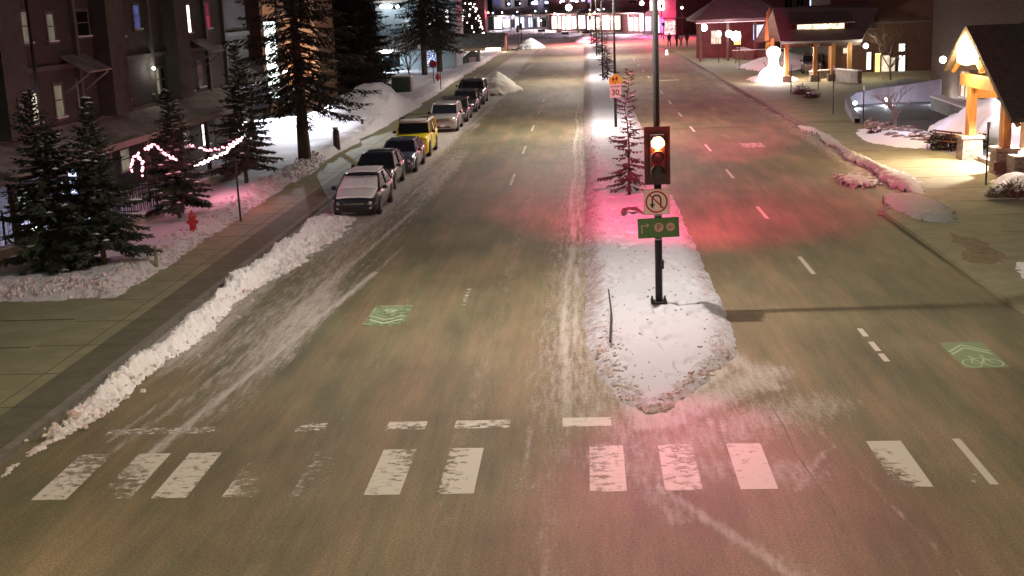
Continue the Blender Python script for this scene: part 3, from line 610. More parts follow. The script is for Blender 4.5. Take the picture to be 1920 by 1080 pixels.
WHITE = mat('sign_white', (.85, .80, .76), .5, var=.1, vscale=5); SBLK = mat('sign_black', (.02, .015, .015), .5); SRED = mat('sign_dark_red', (.42, .02, .015), .5, var=.2, vscale=9)
def ring(mb, cx, cz, r0, r1, y0, y1, n=40, a0=0, a1=2*math.pi):
    vs = []; 
    for k in range(n+1):
        a = a0+(a1-a0)*k/n; c, s_ = math.cos(a), math.sin(a)
        vs += [(cx+r0*c, y0, cz+r0*s_), (cx+r1*c, y0, cz+r1*s_), (cx+r1*c, y1, cz+r1*s_), (cx+r0*c, y1, cz+r0*s_)]
    fs = []
    for k in range(n):
        o = 4*k; fs += [(o, o+1, o+5, o+4), (o+1, o+2, o+6, o+5), (o+3, o, o+4, o+7)]
    return mb.add(vs, fs)
def bar2(mb, a, b, wd, y0, y1):   # stroke in xz plane
    d = Vector((b[0]-a[0], b[1]-a[1])); n = Vector((-d.y, d.x)).normalized()*wd/2
    return mb.vpoly([(a[0]-n.x, a[1]-n.y), (b[0]-n.x, b[1]-n.y), (b[0]+n.x, b[1]+n.y), (a[0]+n.x, a[1]+n.y)], y0, y1)
def rrect(w_, h_, r, n=4):
    P = []
    for cx, cz, a in ((w_/2-r, h_/2-r, 0), (-w_/2+r, h_/2-r, 90), (-w_/2+r, -h_/2+r, 180), (w_/2-r, -h_/2+r, 270)):
        for k in range(n+1): P.append((cx+r*math.cos(rad(a+90*k/n)), cz+r*math.sin(rad(a+90*k/n))))
    return P
s1 = thing('road_sign', (PX-.03, PY-.12, 2.87), 'square white no U-turn sign with a dark red ring on the signal pole', 'road sign')
MB().vpoly(rrect(.63, .64, .04), 0, -.006).build('panel', WHITE, s1)
b = MB(); ring(b, 0, 0, .235, .275, -.010, -.006); bar2(b, (-.16, .17), (.17, -.16), .035, -.013, -.0095); b.build('prohibition_ring', SRED, s1)
b = MB(); ring(b, .0, .06, .085, .125, -.0085, -.006, 16, 0, math.pi); bar2(b, (.105, .065), (.105, -.15), .04, -.0085, -.006); bar2(b, (-.105, .065), (-.105, -.06), .04, -.0085, -.006)
b.vpoly([(-.17, -.05), (-.04, -.05), (-.105, -.17)], -.0085, -.006); b.build('u_turn_arrow', SBLK, s1)
b = MB()
for P_ in (((-.305, .31), (.305, .31)), ((.305, .31), (.305, -.31)), ((.305, -.31), (-.305, -.31)), ((-.305, -.31), (-.305, .31))): bar2(b, P_[0], P_[1], .008, -.0085, -.006)
b.build('border', SRED, s1)
b = MB().box((0, .025, .2), (.3, .03, .03)); b.box((0, .025, -.2), (.3, .03, .03)); b.build('bracket', DARKM, s1)
s2 = thing('direction_sign', (PX+.01, PY-.12, 2.22), 'long green parking direction sign tilted slightly below the no U-turn sign', 'direction sign')
s2.rotation_euler = (0, rad(-2.0), rad(-3))
MB().vpoly(rrect(1.02, .5, .01), 0, -.008).build('panel', mat('sign_green', (.055, .15, .04), .5, var=.1, vscale=4), s2)
PINK = mat('sign_pinkish', (.50, .30, .25), .5)  # pinkish tone for the arrow and discs
b = MB(); bar2(b, (-.41, -.13), (-.41, .07), .025, -.013, -.008); bar2(b, (-.422, .07), (-.25, .07), .025, -.013, -.008); bar2(b, (-.29, .12), (-.235, .07), .02, -.013, -.008); bar2(b, (-.29, .02), (-.235, .07), .02, -.013, -.008); b.build('arrow', PINK, s2)
b = MB(); b.vpoly([(.01+.115*math.cos(a*math.pi/16), .01+.115*math.sin(a*math.pi/16)) for a in range(32)][::-1], -.008, -.012); b.build('parking_disc', PINK, s2)
text_mesh('parking_letter', 'P', .2, SBLK, s2, (.01, -.014, .01))
b = MB(); b.vpoly([(.295+.105*math.cos(a*math.pi/16), .01+.105*math.sin(a*math.pi/16)) for a in range(32)][::-1], -.008, -.012); b.build('service_disc', PINK, s2)
b = MB(); b.vpoly(rrect(.13, .05, .015), -.0125, -.015); bar2(b, (.03-.0, .05), (.06, .05), .012, -.0125, -.015); 
ring(b, -.035, -.035, .008, .018, -.015, -.0125, 10); ring(b, .035, -.035, .008, .018, -.015, -.0125, 10); o = b.build('vehicle_mark', mat('faint_mark', (.25, .2, .12), .6), s2, (.295, 0, .01))
# school zone sign
s3 = thing('road_sign', (1.76, 74.3-.13, 2.4), 'yellow school crossing sign above a white speed limit thirty panel', 'road sign')
YEL = mat('sign_yellow', (.85, .60, .02), .5, emit=(1, .75, .05), es=.0)
MB().vpoly([(-.36, .42), (.36, .42), (.36, .76), (0, 1.04), (-.36, .76)], -.006, 0).build('school_panel', YEL, s3)
MB().vpoly(rrect(.68, .80, .03), -.006, 0).build('speed_panel', WHITE, s3)
text_mesh('speed_number', '30', .46, SBLK, s3, (0, -.008, -.10), bold=.008)
text_mesh('maximum_word', 'MAXIMUM', .12, SBLK, s3, (0, -.008, .26), bold=.002)
b = MB()
for x, h in ((-.11, .34), (.08, .40)):
    b.sphere((x, -.01, .48+h-.03), .035, 10, 6, (1, .2, 1)); b.vpoly([(x-.05, .48+h*.42), (x+.05, .48+h*.42), (x+.045, .48+h*.82), (x-.045, .48+h*.82)], -.012, -.006)
    bar2(b, (x-.02, .48+h*.45), (x-.07, .47), .03, -.012, -.006); bar2(b, (x+.02, .48+h*.45), (x+.06, .47), .03, -.012, -.006); bar2(b, (x-.04, .48+h*.78), (x-.10, .48+h*.5), .025, -.012, -.006); bar2(b, (x+.04, .48+h*.78), (x+.09, .48+h*.55), .025, -.012, -.006)
b.build('children_figures', SBLK, s3)
# far signal and other posts at the end of the street
def post_signal(p, label, h=3.4, e=0, lit=True, w=.5, hh=1.2):
    t = thing('traffic_signal', p, label, 'traffic signal', 'signals at the far crossing'); MB().tube([(0, 0, 0), (0, 0, h+.4)], .07, 8).build('pole', BLACKP, t)
    signal_head(t, (0, -.14, h), e=e, lit=lit, w=w, h=hh); return t
a = W(1107, 78); post_signal((a.x, a.y, .1), 'far red traffic signal in the median before the shops', 4.6, 9000)
a = W(972, 88); post_signal((a.x, a.y, 0), 'unlit signal on a thin post at the far left kerb', 3.2, 0, False)
a = W(978, 83); post_signal((a.x, a.y, 0), 'second unlit signal on a post just behind the far left kerb signal', 3.3, 0, False)
a = W(917, 62); post_signal((a.x, a.y, 0), 'far red signal by the lit shop on the left', 5.0, 1500)
a = W(1233, 72); post_signal((a.x+.8, a.y, 0), 'far red signal beside the bright pink shop sign', 6.2, 14000)

# stop sign, hydrants, bollard, marker posts, utility box
a = W(814, 165); t = thing('stop_sign', (a.x, a.y, .1), 'small red octagonal sign on a thin post beside the side path', 'stop sign')
MB().tube([(0, 0, 0), (0, 0, 2.6)], .035, 8).build('post', DARKM, t); MB().vpoly([(.38*math.cos(rad(22.5+45*k)), .38*math.sin(rad(22.5+45*k))) for k in range(8)][::-1], -.01, 0).build('panel', REDP, t, (0, -.05, 2.2))
a = W(827, 172); t = thing('marker_post', (a.x, a.y, .1), 'tall thin dark post standing right of the red octagonal sign', 'post'); MB().tube([(0, 0, 0), (0, 0, 3.6)], .04, 8).build('shaft', DARKM, t); MB().sphere((0, 0, 3.6), .05, 8, 5).build('cap', DARKM, t)
def hydrant(p, label, s=1.0):
    t = thing('fire_hydrant', p, label, 'fire hydrant'); 
    MB().lathe([(.17, 0), (.17, .05), (.12, .07), (.115, .55), (.15, .58), (.15, .63), (.12, .66), (.10, .74), (.04, .80), (.035, .86)], n=16).build('barrel', REDP, t, smooth=False)
    for s_ in (-1, 1): MB().tube([(s_*.09, 0, .45), (s_*.2, 0, .45)], [.06, .065], 10).build('side_outlet', REDP, t)
    MB().tube([(0, -.08, .4), (0, -.2, .4)], [.075, .08], 10).build('front_outlet', REDP, t); t.scale = (s, s, s); return t
a = W(363, 437, .35); hydrant((a.x, a.y, .3), 'red fire hydrant standing in snow near the pavement', 1.0)
a = W(822, 160); hydrant((a.x, a.y, .15), 'distant red fire hydrant below the small octagonal sign', 1.3)
a = W(294, 495, .3); t = thing('wooden_bollard', (a.x, a.y, .22), 'short pale wooden post standing in the snow beside the pavement', 'bollard'); MB().tube([(0, 0, 0), (0, 0, .62), (0, 0, .66)], [.055, .055, .045], 12).build('shaft', WOODP, t); MB().tube([(0, 0, .66), (0, 0, .675)], [.06, .05], 12).build('cap', WOODP, t)
a = W(451, 410, .3); t = thing('marker_post', (a.x, a.y, .2), 'thin dark sign post seen edge-on beside the pinkish snow bank', 'post'); MB().box((0, 0, 1.2), (.06, .06, 2.4)).build('shaft', DARKM, t); MB().box((0, 0, 2.3), (.32, .34, .06)).build('cap', DARKM, t)
a = W(632, 281, .2); t = thing('wooden_post', (a.x, a.y, .2), 'thick dark wooden post standing in bright snow by the pavement', 'post'); MB().tube([(0, 0, 0), (0, 0, 1.05), (-.02, 0, 1.22)], [.20, .18, .17], 10).build('shaft', BARK, t); MB().sphere((0, 0, 1.23), .19, 10, 4, (1, 1, .3)).build('snow_cap', TSNOW, t)
a = W(755, 176, .2); t = thing('utility_box', (a.x, a.y, .1), 'dark green utility cabinet behind the pavement trees', 'utility box'); MB().box((0, 0, .8), (1.7, 1.2, 1.6)).build('cabinet', mat('cabinet_green', (.05, .09, .06), .6, var=.2), t, bevel=.03); MB().box((0, 0, 1.66), (1.8, 1.3, .1)).build('snow_lid', TSNOW, t); MB().box((0, -.61, .8), (.03, .02, 1.4)).build('door_seam', DARKM, t)
for px, py, h, lab, cat in ((1618, 243, 2.35, 'thin pale-topped post between pavement and curved driveway', 'post'), (1848, 352, 2.45, 'slim dark post beside the porch steps', 'post'), (1562, 218, 3.0, 'thin dark post left of the curved driveway wall', 'post'), (1483, 178, 2.2, 'slim post just right of the glowing snowman', 'post'), (1386, 133, 3.4, 'thin pole beside the wooden planter wall', 'post'), (1534, 172, 3.6, 'slender pole in front of the canopy driveway', 'post')):
    a = W(px, py); t = thing('marker_post', (a.x, a.y, .1), lab, cat); MB().tube([(0, 0, 0), (0, 0, h)], .035, 8).build('shaft', DARKM, t); MB().box((0, 0, h-.12), (.10, .10, .26)).build('cap', ALU, t)

# ------------------------------------------------------------------ CARS
def car(p, label, paint, L=4.6, Wd=1.8, H=1.45, belt=.92, hood=.78, ws=(1.0, 1.75), back=(3.7, 4.25), roofw=.66, hl=True, wheel_r=.33, roofm=None, rack=False, boxy=False, rz=0.0, grille=BLACKP, group='cars parked along the left kerb', name='parked_car', snowy=False, trim=None, cargo=None, plate=True):
    t = thing(name, (p[0], p[1], p[2] if len(p) > 2 else .02), label, 'car', group, rz)
    hw = Wd/2; st = [0, .04, .25, ws[0]-.25, ws[0], ws[1], back[0], back[1], L-.12, L]
    cw = ws[0]
    tops = [hood-.22, hood-.08, hood, belt-.03, belt, belt, belt, belt, belt-(.02 if boxy else .03), belt-.12]
    wid = [.80, .90, .965, 1, 1, 1, 1, .99, .95, .88]; bots = [.24, .2, .18, .18, .18, .18, .18, .2, .24, .3]
    b = MB(); prof = []
    for y, tp, wd, bo in zip(st, tops, wid, bots):
        x = hw*wd; rise = .05 if y < ws[0] else .0
        half = [(x*.90, bo), (x*.985, bo+.10), (x, bo+.30), (x*.985, tp-.12), (x*.93, tp-.02), (x*.70, tp+rise*.8), (0, tp+rise)]
        ringp = [(-a, y, z) for a, z in half[:-1]]+[(0, y, half[-1][1])]+[(a, y, z) for a, z in half[:-1][::-1]]
        prof.append(ringp)
    n = len(prof[0]); vs = [q for r in prof for q in r]; fs = []
    for i in range(len(prof)-1):
        for k in range(n-1): fs.append((i*n+k, (i+1)*n+k, (i+1)*n+k+1, i*n+k+1))
        fs.append((i*n+n-1, (i+1)*n+n-1, (i+1)*n, i*n))
    fs.append(tuple(range(n))); fs.append(tuple((len(prof)-1)*n+k for k in range(n))[::-1]); b.add(vs, fs)
    body = b.build('body', paint, t, smooth=True)
    body.data.polygons.foreach_set('use_smooth', [len(f.vertices) == 4 for f in body.data.polygons])
    # greenhouse: roof, pillars, glass
    bw = hw*.93; rw = hw*roofw/.72*.72+.0; rw = hw*(.74 if not boxy else .84)
    A = {'wl': (-bw, ws[0], belt-.01), 'wr': (bw, ws[0], belt-.01), 'tl': (-rw, ws[1], H-.04), 'tr': (rw, ws[1], H-.04), 'bl': (-bw, back[1], belt-.01), 'br': (bw, back[1], belt-.01), 'rl': (-rw, back[0], H-.05), 'rr': (rw, back[0], H-.05)}
    V = {k: Vector(v) for k, v in A.items()}
    rm = roofm or paint; ry0, ry1 = ws[1], back[0]
    r = MB(); secs = []
    for y, z, f in ((ry0-.05, H-.05, .98), (ry0+.2, H-.01, 1), ((ry0+ry1)/2, H+.005, 1), (ry1-.2, H-.01, 1), (ry1+.06, H-.06, .98)):
        secs.append([(-rw*f, y, z-.05), (-rw*f, y, z-.015), (-rw*f*.8, y, z+.02), (0, y, z+.04), (rw*f*.8, y, z+.02), (rw*f, y, z-.015), (rw*f, y, z-.05)])
    vs = [q for s_ in secs for q in s_]; fs = [(i*7+k, (i+1)*7+k, (i+1)*7+(k+1) % 7, i*7+(k+1) % 7) for i in range(4) for k in range(7)]+[tuple(range(7)), tuple(range(28, 35))[::-1]]
    r.add(vs, fs).build('roof', rm, t, smooth=True)
    pl = MB()
    for a_, b_ in (('wl', 'tl'), ('wr', 'tr'), ('bl', 'rl'), ('br', 'rr')): pl.tube([V[a_], V[b_]], [.045, .04], 6)
    for s_ in (-1, 1):
        m1 = Vector((s_*bw*1.005, (ws[0]+back[1])/2+.1, belt)); m2 = Vector((s_*rw*1.01, (ry0+ry1)/2+.05, H-.05)); pl.tube([m1, m2], .04, 6)
        if boxy: m1 = Vector((s_*bw*1.005, back[1]-.75, belt)); m2 = Vector((s_*rw*1.01, ry1-.55, H-.05)); pl.tube([m1, m2], .05, 6)
    for k_ in range(len(pl.v)//12):
        q_ = MB(); q_.v = pl.v[12*k_:12*k_+12]; q_.f = [tuple(i-12*k_ for i in f) for f in pl.f if min(f) >= 12*k_ and max(f) < 12*k_+12]; q_.build('pillar', trim or paint, t)
    q = lambda n_, *k: MB().add([V[i] for i in k], [(0, 1, 2, 3)]).build(n_, GLASSD, t)
    q('windscreen', 'wl', 'wr', 'tr', 'tl'); q('rear_window', 'br', 'bl', 'rl', 'rr'); q('side_window', 'wl', 'tl', 'rl', 'bl'); q('side_window', 'wr', 'br', 'rr', 'tr')
    # chrome line, door seams, handles
    for s_ in (-1, 1):
        MB().tube([(s_*(bw+.035), ws[0]+.1, belt-.005), (s_*(bw+.035), back[1], belt-.005)], .012, 5).build('window_trim', CHROME if not trim else DARKM, t)
        dm = MB().box((s_*(hw*.992), (ws[0]+back[1])/2+.1, belt-.33), (.012, .012, .5)); dm.box((s_*(hw*.992), ws[0]+.25, belt-.33), (.012, .012, .5)); dm.build('door_seams', BLACKP, t)
        MB().box((s_*(hw*.995), (ws[0]+back[1])/2-.1, belt-.15), (.03, .16, .03)).build('door_handle', CHROME, t)
        mr = MB().box((s_*(hw+.11), ws[0]+.32, belt+.06), (.2, .12, .14), taper=.8).build('mirror', BLACKP, t, bevel=.02)
    ax = (.86 if L > 4.2 else .8, L-.95)
    for y in ax:
        for s_ in (-1, 1):
            MB().tube([(s_*(hw-.16), y, wheel_r+.03), (s_*(hw-.003), y, wheel_r+.03)], wheel_r+.065, 22).build('wheel_arch', BLACKP, t)
            tw = MB().tube([(s_*(hw-.2), y, wheel_r), (s_*(hw+.0), y, wheel_r), (s_*(hw+.02), y, wheel_r)], [wheel_r, wheel_r, wheel_r-.03], 24).build('wheel', TYRE, t)
            rb = MB().tube([(s_*(hw+.0), y, wheel_r), (s_*(hw+.027), y, wheel_r)], [wheel_r*.64]*2, 18)
            for k in range(6): rb.box((s_*(hw+.03), y+.11*math.cos(k*math.pi/3), wheel_r+.11*math.sin(k*math.pi/3)), (.012, .16, .03), rx=k*math.pi/3)
            rb.build('rim', RIM, tw)
    # front end
    fz = hood-.20
    MB().box((0, .0, fz-.02), (Wd*.46, .05, .16)).build('grille', grille, t, bevel=.01)
    gb = MB(); [gb.box((0, -.028, fz-.02+dz), (Wd*.44, .012, .015)) for dz in (-.04, .0, .04)]; gb.build('grille_bars', CHROME, t)
    MB().box((0, .0, .38), (Wd*.80, .10, .2)).build('bumper', trim or paint, t, bevel=.03); MB().box((0, -.052, .33), (Wd*.5, .02, .1)).build('lower_intake', BLACKP, t)
    for s_ in (-1, 1):
        MB().box((s_*hw*.74, .075, fz+.03), (.34, .14, .12), rz=s_*.5, taper=.55).build('headlight', LENSM, t, bevel=.015)
        MB().lathe([(0, 0), (.05, 0), (.04, .02)], n=10).build('fog_lamp', LENSM, t, (s_*hw*.7, -.055, .36)).rotation_euler.x = rad(90)
        MB().box((s_*hw*.78, L-.02, belt-.2), (.22, .06, .16)).build('tail_light', mat('tail_red', (.25, .01, .01), .3), t)
    if plate: MB().box((0, -.06, .42), (.30, .012, .15)).build('number_plate', PLATE, t)
    if rack:
        rk = MB()
        for s_ in (-1, 1):
            rk.tube([(s_*(rw-.04), ry0+.15, H+.02), (s_*(rw-.04), ry0+.2, H+.13), (s_*(rw-.04), ry1-.1, H+.13), (s_*(rw-.04), ry1-.05, H+.02)], .022, 6)
        for y in (ry0+.35, ry0+.95, ry1-.3): rk.tube([(-rw+.04, y, H+.14), (rw-.04, y, H+.14)], .022, 6)
        rk.build('roof_rack', BLACKP, t)
    if snowy:
        S = lambda n_, v_, f_: MB().add(v_, f_).build(n_, TSNOW, t, smooth=True)
        def sheet(n_, rows, th=.035):
            m_ = len(rows[0]); vs = [Vector(q)+Vector((R_.uniform(-.015, .015), 0, th*(.75+R_.uniform(0, .5)))) for r_ in rows for q in r_]+[Vector(q)+Vector((0, 0, .004)) for r_ in rows for q in r_]
            N_ = len(rows)*m_; fs = [(i*m_+k, i*m_+k+1, (i+1)*m_+k+1, (i+1)*m_+k) for i in range(len(rows)-1) for k in range(m_-1)]
            for k in range(m_-1): fs += [(k, N_+k, N_+k+1, k+1), ((len(rows)-1)*m_+k, (len(rows)-1)*m_+k+1, N_+(len(rows)-1)*m_+k+1, N_+(len(rows)-1)*m_+k)]
            for i in range(len(rows)-1): fs += [(i*m_, (i+1)*m_, N_+(i+1)*m_, N_+i*m_), (i*m_+m_-1, N_+i*m_+m_-1, N_+(i+1)*m_+m_-1, (i+1)*m_+m_-1)]
            return S(n_, vs, fs)
        sheet('hood_snow', [[(x*hw*.86*f, y, (hood-.02 if y < .3 else belt-.03+.03*(y-ws[0]+.25))+.05*(1-x*x*.8)) for x in np.linspace(-1, 1, 9)] for y, f in ((.10, .84), (.28, .95), (ws[0]-.25, 1), (ws[0]+.02, 1))], .06)
        sheet('windscreen_snow', [[(x*(bw*(1-u)+rw*u)*.94, ws[0]*(1-u)+ws[1]*u-.02, (belt)*(1-u)+(H-.05)*u+.01) for x in np.linspace(-1, 1, 9)] for u in (.0, .3, .6, .86)], .035)
        sheet('roof_snow', [[(x*rw*.9, y, H+.035-.03*x*x) for x in np.linspace(-1, 1, 9)] for y in np.linspace(ry0+.12, ry1, 5)], .05)
    return t
CARP = lambda n, c, m=.3, r=.3: mat(n, c, r, metal=m, coat=.5, var=.25, vscale=6)
car((-8.95, 45.9), 'dark sedan with snow over its bonnet, windscreen and roof', CARP('paint_charcoal', (.022, .018, .022)), L=4.6, snowy=True, ws=(1.05, 2.0), back=(3.65, 4.25), plate=False, hood=.72, belt=.90, H=1.43)
car((-9.35, 52.3), 'black hatchback without snow, second from the near end of the row', CARP('paint_black', (.022, .024, .028), .4, .22), L=4.45, ws=(1.05, 1.9), back=(3.7, 4.15), H=1.48)
car((-9.15, 58.0), 'silver-blue sedan parked between the black hatchback and the yellow vehicle', CARP('paint_silver_blue', (.16, .19, .24), .6, .25), L=4.6, ws=(1.1, 1.95), back=(3.5, 4.2), H=1.43)
car((-9.25, 64.0), 'bright yellow off-road vehicle with white roof and black roof rack', CARP('paint_yellow', (.78, .68, .01), 0), L=4.6, Wd=1.88, H=1.80, belt=1.18, hood=1.08, ws=(1.25, 1.5), back=(4.3, 4.5), boxy=True, roofm=mat('roof_white', (.55, .52, .48), .5, var=.2), rack=True, wheel_r=.38, trim=CARP('paint_yellow', (.78, .68, .01), 0), grille=BLACKP)
car((-9.0, 76.8), 'silver compact utility vehicle parked behind the yellow one', CARP('paint_silver', (.32, .31, .29), .4, .3), L=4.4, Wd=1.8, H=1.68, belt=1.08, hood=.98, ws=(1.1, 1.6), back=(4.0, 4.3), boxy=True, wheel_r=.36)
car((-8.95, 83.0), 'dark station wagon parked directly behind the silver utility vehicle', CARP('paint_dark_brown', (.05, .038, .036)), L=4.5, H=1.5, back=(3.9, 4.35), boxy=True)
car((-8.95, 90.2), 'dark grey wagon with side glass glinting, between two other dark vehicles', CARP('paint_grey', (.07, .06, .06)), L=4.5, H=1.55, back=(3.8, 4.3), boxy=True)
car((-9.0, 97.0), 'large dark pickup-sized vehicle at the far end of the row by the snow pile', CARP('paint_maroon_grey', (.085, .07, .07)), L=5.0, Wd=1.95, H=1.85, belt=1.2, hood=1.1, ws=(1.3, 1.8), back=(4.6, 4.85), boxy=True, wheel_r=.4)
car((-10.0, 104.5), 'low dark car with a dusted roof behind the large dark vehicle', CARP('paint_black', (.022, .024, .028), .4, .22), L=4.5)
a = W(1530, 139, .1); car((a.x-.3, a.y, .12), 'dark vehicle waiting under the timber canopy driveway', CARP('paint_grey', (.07, .06, .06)), L=4.8, Wd=1.9, H=1.75, belt=1.12, hood=1.05, boxy=True, ws=(1.2, 1.7), back=(4.4, 4.7), rz=rad(-8), group='cars standing off the street', wheel_r=.38)
a = W(712, 176, .1); 

# ------------------------------------------------------------------ TREES
def conifer_meshes(H, R, zb, nb, seed, tr=.12, step=.16, blade=.075, snow=.25, droop=.25, wig=.06, sub=1, pw=.85, clump=0.0):
    r = random.Random(seed); T = MB(); F = []; Fi = []; S = MB()
    n = 10; pts = [(r.gauss(0, wig)*k/n, r.gauss(0, wig)*k/n, H*k/n) for k in range(n+1)]
    T.tube(pts, [tr*(1-.93*k/n) for k in range(n+1)], 8)
    fv = []; ff = []
    def blade_(p, d, l, w_, up):
        d = d.normalized(); sd = d.cross(up); 
        if sd.length < .01: return
        sd = sd.normalized()*w_/2; o = len(fv)
        fv.extend([p, p+d*l*.45+sd, p+d*l, p+d*l*.45-sd]); ff.append((o, o+1, o+2, o+3))
    for i in range(nb):
        u = (i+r.random())/nb; z = zb+(H-zb)*u; tt = u
        ln = (R*(1-tt)**pw*r.choice((.55, .7, .85, .95, 1.0, 1.12))*r.uniform(.9, 1.1)+.10)
        if clump: ln *= 1-clump*.5*(1+math.sin(z*5+seed))*.5
        az = i*2.39996+r.uniform(-.4, .4); dh = Vector((math.cos(az), math.sin(az), 0)); el = .28-droop*(1-tt)*2.2+r.uniform(-.1, .1)
        m = max(3, int(ln/step)); prev = Vector((pts[0][0], pts[0][1], z)); k0 = min(n, int(z/H*n)); prev.x = pts[k0][0]; prev.y = pts[k0][1]
        path = [prev]
        for k in range(m):
            s = (k+1)/m; e = el+.45*(s-.3)*droop*2; d = dh*math.cos(e)+Vector((0, 0, math.sin(e))); path.append(path[-1]+d*ln/m)
        T.tube([path[0], path[len(path)//2], path[-1]], [tr*.22*(1-tt)+.008, .01, .004], 4, cap=False)
        for k in range(1, m+1):
            s = k/m; p = path[k]; d = (path[k]-path[k-1]).normalized(); side = d.cross(Vector((0, 0, 1))).normalized()
            lt = ln*.42*(1-s*.8)*(.5+s)+.07
            if s < .18 and not clump: continue
            for sg in (-1, 1):
                for q in range(sub):
                    dd = d*r.uniform(.55, 1.0)+side*sg*r.uniform(.6, 1.0)+Vector((0, 0, r.uniform(-.75, .15))); pp = p+d*r.uniform(-.5, .5)*ln/m
                    l2 = lt*r.uniform(.6, 1.15); blade_(pp, dd, l2, blade*r.uniform(.7, 1.2), Vector((r.uniform(-.3, .3), r.uniform(-.3, .3), 1)))
                    d2 = dd.normalized(); 
                    for w2 in (.35, .62):
                        if l2 < .18: break
                        for sg2 in (-1, 1):
                            s3_ = d2.cross(Vector((0, 0, 1))); blade_(pp+d2*l2*w2, d2*.8+s3_*sg2*.8+Vector((0, 0, r.uniform(-.35, .1))), l2*.42, blade*.75, Vector((r.uniform(-.5, .5), r.uniform(-.5, .5), 1)))
            blade_(p, d, ln/m*1.3, blade, Vector((0, 0, 1)))
            blade_(p, d+Vector((r.uniform(-.3, .3), r.uniform(-.3, .3), -.5)), lt*.5, blade, side)
            if r.random() < snow and s > .3:
                w_ = r.uniform(.05, .13)+lt*.18; o = [(p.x+w_*r.uniform(.6, 1.2)*math.cos(a_*math.pi/3), p.y+w_*r.uniform(.5, 1.1)*math.sin(a_*math.pi/3), p.z+.035+r.uniform(-.02, .01)) for a_ in range(6)]
                S.add(o+[(p.x, p.y, p.z+.07)], [(6, k_, (k_+1) % 6) for k_ in range(6)])
    F = MB(); F.v = [tuple(v) for v in fv]; F.f = ff
    return T, F, S
def conifer(name, label, H, R, zb, nb, seed, loc, group=None, fm=NEED, **kw):
    T, F, S = conifer_meshes(H, R, zb, nb, seed, **kw); t = thing(name, loc, label, 'tree', group)
    T.build('trunk', BARK, t, smooth=True); F.build('crown', fm, t)
    if S.v: S.build('branch_snow', TSNOW, t)['kind'] = 'stuff'
    return t
def copy_tree(src, label, loc, s=1.0, rz=0.0, sz=None, group=None):
    c = dup(src); c['label'] = label; c.location = loc; c.scale = (s, s, sz or s); c.rotation_euler.z = rz
    if group: c['group'] = group
    return c
GL = 'spruces in front of the dark hotel'
a = W(105, 512, .25); c1 = conifer('spruce_tree', 'broad dark spruce nearest the left edge, in front of the hotel windows', 5.6, 1.75, .3, 190, 3, (a.x, a.y, .2), GL, tr=.10, snow=.07, sub=3, blade=.085, wig=.10, droop=.34)
a = W(198, 508, .25); c2 = conifer('spruce_tree', 'spruce with a bare orange-brown lower trunk beside the snowy hollow', 5.3, 1.35, 1.0, 170, 5, (a.x, a.y, .2), GL, tr=.095, snow=.09, sub=3, blade=.085, droop=.32)
a = W(338, 415, .3); c3 = conifer('spruce_tree', 'snow-flecked spruce wrapped by pink string lights behind the hydrant', 4.9, 1.25, .9, 160, 8, (a.x, a.y, .25), GL, tr=.085, snow=.16, sub=3, blade=.085, droop=.32)
a = W(463, 350, .3); c4 = conifer('spruce_tree', 'spruce standing at the right end of the string lights', 6.2, 1.5, 1.1, 170, 11, (a.x, a.y, .25), GL, tr=.10, snow=.09, sub=3, blade=.085, droop=.32)
GB = 'tall conifers along the left side'
a = W(572, 304, .3); big = conifer('spruce_tree', 'tall spruce with a thick bare trunk beside the bright floodlit snow', 17, 3.2, 3.0, 250, 21, (a.x, a.y, .2), GB, NEEDD, tr=.34, step=.26, blade=.11, snow=.05, sub=1, droop=.28, pw=.55)
a = W(655, 196, .2); mid = conifer('spruce_tree', 'dense dark conifer right of the timber tower, low branches to the snow', 13, 3.4, .8, 300, 23, (a.x, a.y, .1), GB, NEEDD, tr=.26, step=.3, blade=.16, snow=.03, sub=2, pw=.7)
for px, py, s, rz, lab in ((705, 182, .95, 1.2, 'dense conifer at the right of the dark group, above the green cabinet'), (612, 190, 1.1, 2.6, 'dark conifer half hidden behind the thick bare trunk'), (680, 150, 1.25, 4.0, 'conifer rising behind the dark group left of the pale house')):
    a = W(px, py); copy_tree(mid, lab, (a.x-1, a.y, .1), s, rz)
a = W(718, 190, .2); copy_tree(c2, 'small conifer beside the green utility cabinet', (a.x, a.y, .1), .62, 1.0, group=GB)
for px, py, s, rz, lab in ((797, 147, 1.35, .5, 'tall conifer with a bare dark trunk left of the small octagonal sign'), (825, 141, 1.3, 2.2, 'tall conifer with a bare trunk just right of the octagonal sign'), (842, 123, 1.4, 3.9, 'conifer behind the two bare-trunked conifers, near the low hedge')):
    a = W(px, py); copy_tree(big, lab, (a.x, a.y, .1), s*.82, rz, s*.95)
a = W(885, 78); ft = copy_tree(mid, 'conifer covered in small white lights beside the far left shop', (a.x, a.y, 0), .9, 2.0)
bm_ = MB().sphere((0, 0, 0), .13, 6, 4).build('bulb', mat('tree_bulb', (.5, .5, .5), .5, emit=(1, .8, .85), es=7)); bmd = bm_.data; bpy.data.objects.remove(bm_)
for k in range(60):
    z = R_.uniform(.8, 9); rr = 3.0*(1-z/13)+.3; th = R_.uniform(math.pi*.9, math.pi*2.1); o = bpy.data.objects.new('bulb', bmd); COL.objects.link(o); o.parent = ft; o.location = (rr*math.cos(th-2.0), rr*math.sin(th-2.0), z)
GM = 'thin young spruces in the median'
m1 = conifer('spruce_tree', 'sparse young spruce in the median beside the red signal', 4.9, 1.25, .35, 70, 31, (W(1180, 366, .2).x, W(1180, 366, .2).y, .2), GM, mat('median_needles', (.06, .03, .028), .85, var=.4), tr=.055, step=.13, blade=.075, snow=.04, sub=2, droop=.30, pw=.85, clump=.9)  # red signal light is put into the needle colour
